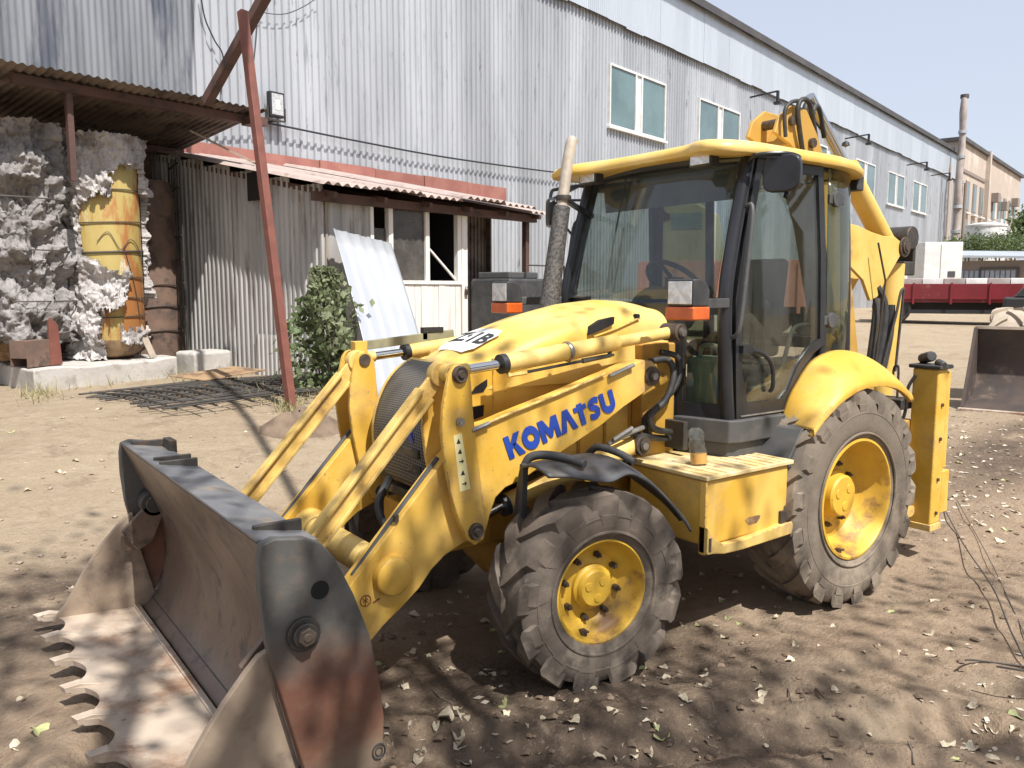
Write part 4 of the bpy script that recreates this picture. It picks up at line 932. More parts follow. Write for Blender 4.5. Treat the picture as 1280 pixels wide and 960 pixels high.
# --- chassis, axles, engine
ch = MB().b2((.2, -.30, .62), (2.35, .30, .86)).b2((-.9, -.42, .60), (1.0, .42, .98))
part('chassis', ch, MATS['yellow_dirty'], bl, bevel=.01)
part('front_axle', MB().cyl((FX, -.74, .50), (FX, .74, .50), .075).lathe([(.075, -.3), (.13, -.2), (.17, 0), (.13, .2), (.075, .3)], (FX, .05, .5), 'y', 20).b2((FX-.09, -.2, .55), (FX+.09, .2, .70)).cyl((FX-.28, -.55, .46), (FX-.28, .55, .46), .028), MATS['yellow_dirty'], bl)
part('rear_axle', MB().cyl((0, -.8, .665), (0, .8, .665), .13).lathe([(.13, -.35), (.24, -.15), (.24, .15), (.13, .35)], (0, 0, .665), 'y', 20), MATS['yellow_dirty'], bl)
en = part('engine', MB().b2((1.1, -.27, .9), (2.42, .27, 1.55)).b2((2.42, -.22, .95), (2.56, .22, 1.40)).cyl((2.56, 0, 1.2), (2.62, 0, 1.2), .12), MATS['engine'], bl, bevel=.02)
for k in range(4): part('cooling_fin', MB().b2((2.60+.015*k, -.24, .86+k*.085), (2.66+.015*k, .24, .91+k*.085)), MATS['engine'], en, bevel=.008)
part('oil_filter', MB().cyl((2.61, .13, 1.22), (2.70, .13, 1.20), .06), MATS['blue'], en)
part('belt_pulley', MB().cyl((2.60, -.1, 1.05), (2.66, -.1, 1.05), .1), MATS['dark_steel'], en)
part('front_hose', MB().tube(spl([(2.6, .2, .8), (2.82, .22, .74), (2.86, .1, .86), (2.74, 0, .98)], 5), .022), MATS['rubber'], en)
part('front_support', MB().b2((2.30, -.32, .62), (2.62, .32, .80)), MATS['yellow_dirty'], bl, bevel=.015)
# side panels of the engine bay under the hood
sp = part('side_panel', MB().b2((1.0, .315, .98), (2.30, .335, 1.62)), MATS['yellow'], bl, bevel=.006); part('side_panel', MB().b2((1.0, -.335, .98), (2.30, -.315, 1.62)), MATS['yellow'], bl, bevel=.006)
for k in range(3): part('panel_rib', MB().b2((1.30+k*.2, .336, 1.02), (1.32+k*.2, .342, 1.40)), MATS['yellow_dirty'], sp)
for s in (1, -1): part('frame_upright', MB().b2((1.02, s*.336, .92), (1.30, s*.43, 1.66)), MATS['yellow_dirty'], bl, bevel=.012)

# --- hood
secs = [(1.01, 1.875, .365, 1.50), (1.12, 1.892, .37, 1.48), (1.3, 1.90, .372, 1.47), (1.55, 1.878, .37, 1.46), (1.8, 1.828, .362, 1.46), (2.0, 1.772, .352, 1.46), (2.2, 1.702, .338, 1.46), (2.34, 1.642, .325, 1.46), (2.43, 1.592, .312, 1.46), (2.46, 1.572, .306, 1.46)]
hd_ = MB(); rows = []
for (x, zt, w, zl) in secs:
    ring = []
    for k in range(9):      # left side up, over, down
        t = k/8
        ring.append((w*(1-.035*t), zl+(zt-.13-zl)*t))
    for k in range(1, 9):
        a = math.pi/2*k/8; ring.append((w*.965-.16*(1-math.cos(a)), zt-.13+.115*math.sin(a)))
    for k in range(1, 7): ring.append(((w*.965-.16)*(1-k/6), zt-.015+.03*math.sin(math.pi/2*k/6)))
    full = ring + [(-y, z) for y, z in ring[-2::-1]]
    rows.append([(x, y, z) for y, z in full])
m = len(rows[0]); hd_.v = [v for r_ in rows for v in r_]
hd_.f = [(i*m+j, (i+1)*m+j, (i+1)*m+j+1, i*m+j+1) for i in range(len(rows)-1) for j in range(m-1)]
hd_.f += [tuple(range(m)), tuple((len(rows)-1)*m+j for j in range(m))[::-1]]
hood = part('hood', hd_, MATS['yellow_hood'], bl, smooth=42, weld=True)
def hood_side_y(x, z):
    for (a, b) in zip(secs, secs[1:]):
        if a[0] <= x <= b[0]:
            t = (x-a[0])/(b[0]-a[0]); w = a[2]+(b[2]-a[2])*t; return w
    return .35
vent = [(1.69, 1.67), (1.685, 1.72), (1.60, 1.765), (1.475, 1.79), (1.47, 1.755), (1.56, 1.71)]
vent = pf(.365, [(735, 419), (738, 408), (750, 400), (767, 396), (766, 405), (752, 412)])
part('hood_vent', MB().prism([tuple(v) for v in vent], .345, .374), MATS['dark_void'], hood)
q = pf(.365, [(797, 395)])[0]; part('hood_latch', MB().cyl((q[0], .34, q[1]), (q[0], .372, q[1]), .013), MATS['dark_void'], hood)
part('hood_crease', MB().tube([(P3(.366, x, y).x, .3665, P3(.366, x, y).z) for x, y in ((742, 421), (770, 411), (800, 397))], .006, 6), MATS['yellow_hood'], hood)
# number sticker on the hood
stx = MB(); cx_, cz_ = 2.13, 1.782
def hood_top(x):
    for a, b in zip(secs, secs[1:]):
        if a[0] <= x <= b[0]: return a[1]+.0145+(b[1]-a[1])*(x-a[0])/(b[0]-a[0])
    return secs[-1][1]
out = [(2.25, -.13), (2.25, .12), (2.20, .17), (2.02, .17), (1.97, .12), (1.97, -.13), (2.02, -.17), (2.20, -.17)]
stg = MB(); ns_ = 10
for i_ in range(ns_+1):
    x_ = 2.09+.27*i_/ns_; w2 = .165-.045*max(0, abs(i_/ns_-.5)*2-.6)/.4
    for j_ in range(9): y_ = -w2+2*w2*j_/8; stg.v.append((x_, y_, hood_top(x_)+.0025-.012*(abs(y_)/.17)**2))
stg.f = [(i_*9+j_, (i_+1)*9+j_, (i_+1)*9+j_+1, i_*9+j_+1) for i_ in range(ns_) for j_ in range(8)]
stk = part('hood_sticker', stg, MATS['white_decal'], hood)
tm_ = text_mesh('Z:1B', .17, .002, .006, 1.05); tm_.materials.append(MATS['ink'])
for v in tm_.vertices:
    a, b = v.co.x, v.co.y
    X = 2.105+b*.92; Yq = .0+a*.95                       # reads along +y, top towards the cab
    X = 2.215-b*.92
    v.co = Vector((X, Yq, hood_top(X)+.0045+v.co.z-.012*(abs(Yq)/.17)**2))
o = link('sticker_lettering', tm_, None, hood, smooth=0)

# --- grille (curved front) with pale trim
gp = [(2.66, .96), (2.685, 1.15), (2.675, 1.28), (2.62, 1.42), (2.54, 1.522), (2.44, 1.582)]
gp = [tuple(v) for v in spl([(x, z, 0) for x, z in gp], 5)]; gp = [(v[0], v[1]) for v in gp]
gm_ = bpy.data.materials.new('grille_mesh'); gm_.use_nodes = True; N = gm_.node_tree.nodes; L = gm_.node_tree.links; b_ = N['Principled BSDF']
tc = N.new('ShaderNodeTexCoord'); vo = N.new('ShaderNodeTexVoronoi'); vo.voronoi_dimensions = '2D'; vo.inputs['Scale'].default_value = 62; vo.inputs['Randomness'].default_value = .1; vo.feature = 'DISTANCE_TO_EDGE'
sxg = N.new('ShaderNodeSeparateXYZ'); cxg = N.new('ShaderNodeCombineXYZ'); sbg = N.new('ShaderNodeMath'); sbg.operation = 'SUBTRACT'; L.new(tc.outputs['Object'], sxg.inputs[0]); L.new(sxg.outputs[1], cxg.inputs[0]); L.new(sxg.outputs[2], sbg.inputs[0]); L.new(sxg.outputs[0], sbg.inputs[1]); L.new(sbg.outputs[0], cxg.inputs[1])
L.new(cxg.outputs[0], vo.inputs['Vector']); mr_ = N.new('ShaderNodeMapRange'); mr_.inputs[1].default_value = .08; mr_.inputs[2].default_value = .2; L.new(vo.outputs['Distance'], mr_.inputs[0])
mx_ = N.new('ShaderNodeMix'); mx_.data_type = 'RGBA'; mx_.inputs[6].default_value = (.20, .18, .15, 1); mx_.inputs[7].default_value = (.012, .012, .012, 1); L.new(mr_.outputs[0], mx_.inputs[0]); L.new(mx_.outputs[2], b_.inputs['Base Color']); b_.inputs['Roughness'].default_value = .6
MATS['grille_mesh'] = gm_
grl = MB().grid(lambda i, j: (lambda k: Vector((gp[k][0]+.02*(1-(2*j-1)**2), (2*j-1)*.285, gp[k][1])))(min(len(gp)-1, round(i*(len(gp)-1)))), len(gp)-1, 12)
gro = part('grille', grl, gm_, bl)
sm = gro.modifiers.new('thick', 'SOLIDIFY'); sm.thickness = .01
for s in (1, -1): part('grille_trim', MB().prism(gp+[(x-.03, z-.02) for x, z in gp[::-1]], s*.286, s*.318), MATS['yellow_faded'], gro, bevel=.006)
part('grille_header', MB().add([(gp[-1][0]+.01, -.29, gp[-1][1]), (gp[-1][0]+.01, .29, gp[-1][1]), (2.44, .29, 1.592), (2.44, -.29, 1.592)], [(0, 1, 2, 3)]).b2((2.35, -.3, 1.55), (2.46, .3, 1.575)), MATS['yellow_faded'], gro)
part('number_tape', MB().prism([(x+.006, z+.004) for x, z in gp[14:18]]+[(x-.001, z) for x, z in gp[14:18][::-1]], -.06, .11), MATS['white_decal'], gro)
# front cheek panels with the two openings
for s in (1, -1):
    ck = part('front_cheek', MB().prism([(2.28, 1.18), (2.62, 1.12), (2.64, 1.30), (2.58, 1.44), (2.47, 1.555), (2.28, 1.60)], s*.30, s*.325), MATS['yellow'], bl, bevel=.006)
    if s > 0:
        part('cheek_vent', MB().prism(pf(.327, [(588, 493), (594, 484), (609, 474), (609, 482), (604, 490)]), .322, .3285), MATS['dark_void'], ck)
        part('cheek_vent', MB().prism(pf(.327, [(586, 510), (605, 506), (604, 520), (586, 527)]), .322, .3285), MATS['dark_void'], ck)

# --- loader arms
A_OUT = .58
rear_px = [(587, 541), (640, 518), (700, 494), (755, 470), (790, 455), (805, 450), (815, 451), (823, 459), (826, 470), (822, 480), (810, 488), (780, 509), (752, 532), (700, 567), (655, 599), (632, 610), (620, 622), (614, 640), (609, 660), (603, 675), (594, 681), (585, 677), (570, 640), (566, 600), (572, 560)]
rear_pf = pf(A_OUT, rear_px)
front_pf = pf(.53, [(552, 578), (590, 535), (640, 520), (640, 600), (605, 640), (590, 676), (578, 680), (556, 695), (540, 712), (525, 735), (505, 757)]) + [(3.06, .42), (3.22, .28), (3.38, .22), (3.44, .27), (3.45, .36), (3.38, .45), (3.28, .58), (3.215, .66)]
lever_px = [(574, 455), (583, 459), (588, 469), (590, 490), (592, 520), (596, 560), (602, 610), (608, 655), (605, 674), (594, 682), (584, 675), (573, 650), (563, 615), (556, 578), (552, 540), (554, 507), (558, 485), (562, 466), (567, 458)]
lever_pf = pf(.60, lever_px)
for s in (1, -1):
    ra = part('loader_arm', MB().prism(rear_pf, s*.47, s*A_OUT), Y_, bl, bevel=.008)
    fa = part('loader_arm', MB().prism(front_pf, s*.435, s*.53), Y_, bl, bevel=.008)
    lv = part('tilt_lever', MB().prism(lever_pf, s*.575, s*.602).prism([(x, z) for x, z in lever_pf], s*.40, s*.425), Y_, bl, bevel=.006)
    # pale edge rail on top of the front arm section
    part('edge_rail', MB().tube([(p.x, s*.485, p.z+.012) for p in (P3(.53, 446, 726), P3(.53, 500, 650), P3(.53, 553, 577))], .012, 6), MATS['grey_plastic'], fa)
    cp = P3(.56, 492, 720)
    part('end_cap', MB().lathe([(.001, .055), (.078, .055), (.09, .045), (.094, .02), (.094, 0)] if s > 0 else [(.094, 0), (.094, -.02), (.09, -.045), (.078, -.055), (.001, -.055)], (cp.x, s*.529, cp.z), 'y', 36), Y_, fa, smooth=40)
    if s > 0:
        part('edge_bolt', MB().tube([P3(.53, 495, 652), P3(.53, 495, 652)+Vector((0, 0, .03))], .014, 6), MATS['bolt'], fa)
    # pins
    tp_ = P3(.60, 574, 468); lp = P3(.60, 594, 664); bp2 = P3(.60, 574, 527); rp_ = P3(A_OUT, 814, 470)
    for q, r_ in ((tp_, .042), (lp, .042)):
        pin = MB().lathe([(.001, .03), (r_*.35, .03), (r_*.5, .018), (r_*.85, .022), (r_, .012), (r_, 0), (r_, -.03)] if s > 0 else [(.001, -.03), (r_*.35, -.03), (r_*.5, -.018), (r_*.85, -.022), (r_, -.012), (r_, 0), (r_, .03)], (q.x, s*.602, q.z), 'y', 24).cyl((q.x, s*.39, q.z), (q.x, s*.6, q.z), .034)
        part('pivot_pin', pin, MATS['bolt'], lv, smooth=40)
    part('pin_boss', MB().cyl((rp_.x, s*.40, rp_.z), (rp_.x, s*.60, rp_.z), .055).cyl((rp_.x, s*.60, rp_.z), (rp_.x, s*.612, rp_.z), .03), MATS['bolt'], ra, bevel=.006)
    part('pin_boss', MB().cyl((rp_.x, s*.611, rp_.z), (rp_.x, s*.617, rp_.z), .02), MATS['steel'], ra)
    part('grease_cap', MB().cyl((bp2.x, s*.6, bp2.z), (bp2.x, s*.618, bp2.z), .021).cyl((bp2.x, s*.618, bp2.z), (bp2.x, s*.626, bp2.z), .012), MATS['steel'], lv, smooth=40)
    # tilt cylinder
    c0 = Vector((tp_.x, s*.5, tp_.z)); c1_ = P3(.5, 627, 455); c2_ = P3(.5, 840, 415)
    c1_ = Vector((c1_.x, s*.5, c1_.z)); c2_ = Vector((c2_.x, s*.5, c2_.z)); dv = (c2_-c1_).normalized()
    tcy = part('tilt_cylinder', MB().cyl(c1_, c1_+dv*.78, .047).cyl(c1_+dv*.78, c1_+dv*.80, .047, .036).cyl(c1_+dv*.80, c2_, .034), MATS['yellow_faded'], bl, smooth=40)
    part('piston_rod', MB().cyl(c0, c1_, .024), MATS['chrome'], tcy); part('gland', MB().cyl(c1_-dv*.012, c1_+dv*.022, .05), MATS['ink'], tcy)
    part('rod_eye', MB().cyl((tp_.x, s*.455, tp_.z), (tp_.x, s*.545, tp_.z), .045).cyl(c0, c0.lerp(c1_, .35), .032), MATS['yellow_faded'], tcy, smooth=40)
    cl0 = part('clamp', MB().lathe([(.052, -.012), (.056, 0), (.052, .012)], (0, 0, 0), 'x', 24), MATS['steel'], tcy); cl0.location = c1_+dv*.43; cl0.rotation_euler = (0, -math.atan2(dv.z, dv.x), 0)
    part('end_eye', MB().cyl((c2_.x, s*.44, c2_.z), (c2_.x, s*.575, c2_.z), .052).cyl((c2_.x, s*.575, c2_.z), (c2_.x, s*.588, c2_.z), .03), MATS['bolt'], tcy, bevel=.005)
    part('end_nut', MB().cyl((c2_.x, s*.588, c2_.z), (c2_.x, s*.594, c2_.z), .021), MATS['steel'], tcy)
    off = Vector((0, s*.02, -.062)); part('oil_pipe', MB().tube([c1_+dv*.03+off, c1_+dv*.05+off, c1_+dv*.75+off], .008, 6), MATS['steel'] if s < 0 else MATS['rubber'], tcy)
    part('pipe_fitting', MB().tube([c1_+dv*.03, c1_+dv*.03+off, c1_+dv*.14+off], .013, 6), MATS['yellow_faded'], tcy); part('pipe_fitting', MB().tube([c1_+dv*.52+off, c1_+dv*.72+off, c1_+dv*.74], .014, 6), MATS['dark_steel'], tcy)
    # lift cylinder
    l0 = Vector((lp.x, s*.5, lp.z)); l1 = P3(.5, 629, 632); l2 = P3(.5, 794, 555); l1 = Vector((l1.x, s*.5, l1.z)); l2 = Vector((l2.x, s*.5, l2.z)); lv_ = (l2-l1).normalized()
    lc = part('lift_cylinder', MB().cyl(l1, l2, .055), MATS['yellow_faded'], bl, smooth=40, bevel=.006)
    part('piston_rod', MB().cyl(l0, l1, .028), MATS['chrome'], lc); part('gland', MB().cyl(l1-lv_*.01, l1+lv_*.02, .057), MATS['ink'], lc)
    part('end_eye', MB().cyl((l2.x, s*.44, l2.z), (l2.x, s*.57, l2.z), .056).cyl((l2.x, s*.57, l2.z), (l2.x, s*.582, l2.z), .034), MATS['bolt'], lc, bevel=.005)
    part('end_nut', MB().cyl((l2.x, s*.582, l2.z), (l2.x, s*.588, l2.z), .022), MATS['steel'], lc)
    part('oil_pipe', MB().tube([l2+Vector((.26, s*.05, .035)), l2+Vector((.08, s*.06, .09)), l2+Vector((-.02, s*.04, .10))], .014, 8).tube([l2+Vector((.24, s*.07, .06)), l2+Vector((.10, s*.075, .115))], .012, 8), MATS['steel'], lc)
    # link rod from lever to bucket: I section
    k0 = P3(.45, 549, 473); k0 = Vector((tp_.x+.02, s*.455, tp_.z-.01)); kdir = (P3(.45, 396, 678)-P3(.45, 549, 473)).normalized(); kdir = Vector((kdir.x, 0, kdir.z)).normalized()
    k1 = k0+kdir*1.13; nv = Vector((0, 1, 0)).cross(kdir).normalized()
    lk = part('link_rod', MB().bar(k0+kdir*.05, k1, .022, .085, up=nv).bar(k0+kdir*.12+nv*.036, k1-kdir*.02+nv*.036, .072, .02, up=nv).bar(k0+kdir*.12-nv*.036, k1-kdir*.02-nv*.036, .072, .02, up=nv), MATS['yellow_rod'], bl, bevel=.006)
    part('rod_eye', MB().cyl((k0.x, s*.43, k0.z), (k0.x, s*.485, k0.z), .062), MATS['yellow_rod'], lk, bevel=.006); part('rod_eye', MB().cyl((k1.x, s*.40, k1.z), (k1.x, s*.51, k1.z), .06), MATS['yellow_rod'], lk, bevel=.006)
    KEND = k1
part('cross_tube', MB().cyl((cp.x, -.44, cp.z), (cp.x, .44, cp.z), .078), MATS['yellow_faded'], bl, smooth=40)
for s in (1, -1): part('tube_collar', MB().lathe([(.079, 0), (.105, 0), (.10, .09), (.082, .12)] if s < 0 else [(.082, -.12), (.10, -.09), (.105, 0), (.079, 0)], (cp.x, s*.437, cp.z), 'y', 32), MATS['yellow_faded'], bl, smooth=40)
part('cross_brace', MB().b2((2.45, -.44, .72), (2.53, .44, .80)), MATS['dark_steel'], bl, bevel=.01)
# bucket level indicator bar above the far cylinder
i0 = P3(-.5, 447, 433); i1 = P3(-.5, 566, 417)
lb = part('level_bar', MB().bar(i0, i1, .03, .052), MATS['level_grey'] if 'level_grey' in MATS else mat('level_grey', (.20, .19, .12), (.27, .25, .15), scale=8, rough=.6), bl, bevel=.003)
part('level_bracket', MB().b2((i0.x-.05, -.53, i0.z-.10), (i0.x+.03, -.47, i0.z+.03)), MATS['yellow'], lb, bevel=.004)
part('level_clip', MB().box(P3(-.5, 540, 412), (.14, .04, .03)).box(P3(-.5, 530, 418), (.03, .03, .06)), MATS['ink'], lb)
part('level_rack', MB().bar(i0.lerp(i1, .55)-Vector((0, 0, .045)), i1-Vector((0, 0, .045)), .02, .018), MATS['dark_steel'], lb)

# --- lettering and decals on the near arm
def stroke(path, w):                       # flat stroke of constant width along a 2d path -> left/right rails
    pts = [Vector((x, y, 0)) for x, y in path]; L_, R_ = [], []
    for i, p in enumerate(pts):
        t = (pts[min(i+1, len(pts)-1)]-pts[max(i-1, 0)]).normalized(); n_ = Vector((-t.y, t.x, 0))*w/2; L_.append(p+n_); R_.append(p-n_)
    return [(v.x, v.y) for v in L_], [(v.x, v.y) for v in R_]
def ell(cx, cy, rx, ry, a0, a1, n): return [(cx+rx*math.cos(R(a0+(a1-a0)*k/n)), cy+ry*math.sin(R(a0+(a1-a0)*k/n))) for k in range(n+1)]
glyphs = [
  ('poly', 1.02, [[(0, 0), (0, 1), (.33, 1), (.33, 0)], [(.33, .36), (.33, .62), (.66, 1), (1.06, 1), (.64, .54)], [(.42, .58), (.66, .60), (1.08, 0), (.66, 0)]]),
  ('stroke', 1.12, [(ell(.56, .5, .40, .35, 90, 450, 36), .35)]),
  ('poly', 1.34, [[(0, 0), (0, 1), (.36, 1), (.66, .52), (.96, 1), (1.32, 1), (1.32, 0), (1.0, 0), (1.0, .5), (.74, .1), (.58, .1), (.32, .5), (.32, 0)]]),
  ('poly', 1.08, [[(-.06, 0), (.36, 1), (.72, 1), (1.14, 0), (.78, 0), (.54, .64), (.30, 0)]]),
  ('poly', .86, [[(-.02, .68), (-.02, .9), (.26, .9), (.26, 1.0), (.60, 1.0), (.60, .9), (.88, .9), (.88, .68), (.60, .68), (.60, 0), (.26, 0), (.26, .68)]]),
  ('stroke', .92, [([(.86, .80), (.66, .87), (.46, .86), (.28, .80), (.20, .70), (.26, .60), (.45, .53), (.62, .46), (.72, .36), (.68, .22), (.50, .14), (.30, .13), (.06, .20)], .29)]),
  ('stroke', 1.0, [([(.16, 1.0), (.16, .45)]+ell(.52, .42, .36, .28, 180, 360, 14)+[(.88, .45), (.88, 1.0)], .34)])]
a0 = P3(.5835, 633, 561); a1 = P3(.5835, 767, 499); ex = (a1-a0); Lw = ex.length; ex.normalize(); ey = Vector((ex.z, 0, -ex.x)); ey = -ey if ey.z < 0 else ey
tot = sum(g_[1] for g_ in glyphs)+.07*6; HH = .122; kx = Lw/tot; xo = 0
ex2 = ex; ey = (ey*.985+ex*-.10).normalized()
near_arm0 = [o for o in bl.children if o.name.startswith('loader_arm')][0]
def put(x, y, d): return a0+ex*((xo+x)*kx)+ey*((y-.5)*HH)+Vector((0, d, 0))
for kind, adv, items in glyphs:
    mb = MB()
    for it in items:
        if kind == 'poly':
            n_ = len(it); mb.add([put(x, y, -.001) for x, y in it]+[put(x, y, .0022) for x, y in it], [tuple(range(n_)), tuple(range(n_, 2*n_))[::-1]]+[(i, (i+1) % n_, n_+(i+1) % n_, n_+i) for i in range(n_)])
        else:
            l_, r_ = stroke(*it); n_ = len(l_)
            mb.add([put(x, y, .0022) for x, y in l_]+[put(x, y, .0022) for x, y in r_], [(i, i+1, n_+i+1, n_+i) for i in range(n_-1)])
    part('letter', mb, MATS['blue'], near_arm0, smooth=0); xo += adv+.07
near_arm = [o for o in bl.children if o.name.startswith('loader_arm')][0]
# warning strip on the lever, round emblem on the arm end
near_lever = [o for o in bl.children if o.name.startswith('tilt_lever')][0]
ds = pf(.603, [(567, 545), (577, 541), (588, 611), (575, 615)])
dc = part('warning_decal', MB().prism(ds, .6015, .6035), MATS['decal'], near_lever, smooth=0)
def q4(t, s_):
    a = Vector(ds[0]).lerp(Vector(ds[1]), s_); b = Vector(ds[3]).lerp(Vector(ds[2]), s_); return a.lerp(b, t)
for t in (.12, .30, .48, .68, .88):
    c_ = q4(t, .5); sz = .012
    mb = MB()
    if t in (.48, .88): mb.prism([(c_[0]+sz, c_[1]-.003), (c_[0]-.2*sz, c_[1]-.003), (c_[0]-.2*sz, c_[1]-sz), (c_[0]-sz*1.2, c_[1]), (c_[0]-.2*sz, c_[1]+sz), (c_[0]-.2*sz, c_[1]+.003), (c_[0]+sz, c_[1]+.003)], .6037, .6044)
    else: mb.prism([(c_[0]-sz, c_[1]-sz), (c_[0]+sz, c_[1]-sz), (c_[0], c_[1]+sz*1.1)], .6037, .6044).prism([(c_[0]-sz*.2, c_[1]-sz*.8), (c_[0]+sz*.2, c_[1]-sz*.8), (c_[0]+.1*sz, c_[1]+sz*.4), (c_[0]-.1*sz, c_[1]+sz*.4)], .6045, .605)
    part('pictogram', mb, MATS['ink'], dc, smooth=0)
near_front = [o for o in bl.children if o.name.startswith('loader_arm')][1]
cq = P3(.531, 457, 751); em = MB()
em.tube([(cq.x+.026*math.cos(a), .5315, cq.z+.026*math.sin(a)) for a in [2*math.pi*k/28 for k in range(28)]], .0022, 5, closed=True)
em.bar((cq.x+.003, .5315, cq.z-.026), (cq.x-.003, .5315, cq.z+.026), .003, .003).bar((cq.x-.014, .5315, cq.z-.012), (cq.x+.014, .5315, cq.z+.012), .003, .003).bar((cq.x-.012, .5315, cq.z+.008), (cq.x+.012, .5315, cq.z-.004), .003, .003)
em.bar((cq.x-.038, .5315, cq.z-.018), (cq.x-.072, .5315, cq.z-.004), .003, .007)
part('round_emblem', em, mat('emblem_red', (.24, .07, .03), None, rough=.6), near_front)

# --- bucket: rear moldboard with side plates
sp_m = bpy.data.materials.new('side_plate'); sp_m.use_nodes = True; N = sp_m.node_tree.nodes; L = sp_m.node_tree.links; b_ = N['Principled BSDF']; b_.inputs['Roughness'].default_value = .62; b_.inputs['Metallic'].default_value = .15
tc = N.new('ShaderNodeTexCoord'); sx = N.new('ShaderNodeSeparateXYZ'); L.new(tc.outputs['Object'], sx.inputs[0])
n1 = N.new('ShaderNodeTexNoise'); n1.inputs['Scale'].default_value = 5; n1.inputs['Detail'].default_value = 8; n1.inputs['Roughness'].default_value = .68; L.new(tc.outputs['Object'], n1.inputs['Vector'])
ma = N.new('ShaderNodeMath'); ma.operation = 'MULTIPLY_ADD'; ma.inputs[1].default_value = .42; L.new(n1.outputs[0], ma.inputs[0]); L.new(sx.outputs[2], ma.inputs[2])
cr = N.new('ShaderNodeValToRGB'); L.new(ma.outputs[0], cr.inputs[0])
for pos, c in ((.30, (.17, .13, .095)), (.44, (.20, .145, .10)), (.56, (.165, .08, .05)), (.78, (.15, .066, .042)), (.90, (.115, .085, .068)), (.99, (.10, .098, .09)), (1.0, (.095, .093, .086))):
    e_ = cr.color_ramp.elements.new(min(pos, .999)); e_.color = (*c, 1)
cr.color_ramp.elements.remove(cr.color_ramp.elements[0]); cr.color_ramp.elements[-1].color = (.092, .09, .083, 1)
n2 = N.new('ShaderNodeTexNoise'); n2.inputs['Scale'].default_value = 22; n2.inputs['Detail'].default_value = 6; L.new(tc.outputs['Object'], n2.inputs['Vector'])
mr2 = N.new('ShaderNodeMapRange'); mr2.inputs[1].default_value = .5; mr2.inputs[2].default_value = .72; mr2.inputs[4].default_value = .25; L.new(n2.outputs[0], mr2.inputs[0])
mx2 = N.new('ShaderNodeMix'); mx2.data_type = 'RGBA'; L.new(mr2.outputs[0], mx2.inputs[0]); L.new(cr.outputs[0], mx2.inputs[6]); mx2.inputs[7].default_value = (.22, .145, .10, 1); L.new(mx2.outputs[2], b_.inputs['Base Color'])
bp3 = N.new('ShaderNodeBump'); bp3.inputs['Distance'].default_value = .0025; L.new(n2.outputs[0], bp3.inputs['Height']); L.new(bp3.outputs[0], b_.inputs['Normal'])
MATS['side_plate'] = sp_m
inner = [tuple(v) for v in spl([(3.835, 1.112, 0), (3.76, .93, 0), (3.685, .75, 0), (3.635, .56, 0), (3.645, .38, 0), (3.70, .24, 0), (3.775, .165, 0)], 4)]
inner = [(a, b) for a, b, _ in inner]
outer = [(3.775, .135), (3.68, .17), (3.58, .26), (3.50, .42), (3.50, .62), (3.55, .82), (3.60, 1.0), (3.61, 1.072)]
mold = part('bucket_moldboard', MB().prism(inner+outer, -1.122, 1.122), MATS['mold_steel'], bl, bevel=.004)
part('top_plate', MB().add([(3.835, -1.12, 1.114), (3.612, -1.12, 1.075), (3.612, 1.12, 1.075), (3.835, 1.12, 1.114), (3.835, -1.12, 1.128), (3.612, -1.12, 1.089), (3.612, 1.12, 1.089), (3.835, 1.12, 1.128)], [(0,1,2,3),(4,7,6,5),(0,4,5,1),(1,5,6,2),(2,6,7,3),(3,7,4,0)]), MATS['mold_top'], mold, bevel=.004)
for yv in (-1.05, -.52, -.40, .97): part('top_bracket', MB().b2((3.62, yv, 1.09), (3.80, yv+.022, 1.135)), MATS['dark_steel'], mold, bevel=.003)
part('top_bracket', MB().b2((3.60, -1.0, 1.08), (3.64, -.86, 1.15)), MATS['dark_steel'], mold, bevel=.003)
for s in (1, -1):
    for yv in (.40, .49): part('hinge_ear', MB().prism([(3.52, .75), (KEND.x-.06, KEND.z+.02), (KEND.x-.03, KEND.z-.07), (3.36, .52), (3.30, .36), (3.34, .22), (3.54, .25)], s*yv, s*(yv+.025)), MATS['dark_steel'], mold, bevel=.004)
    part('hinge_pin', MB().cyl((KEND.x, s*.39, KEND.z), (KEND.x, s*.53, KEND.z), .03).cyl((3.38, s*.39, .34), (3.38, s*.55, .34), .04), MATS['bolt'], mold)
plate = [(3.835, 1.118), (3.79, 1.132), (3.68, 1.115), (3.62, 1.085), (3.57, 1.02), (3.50, .87), (3.44, .70), (3.405, .52), (3.388, .36), (3.395, .22), (3.44, .10), (3.56, .055), (3.66, .09), (3.71, .27), (3.755, .45), (3.80, .63), (3.83, .78), (3.845, .95), (3.845, 1.06)]
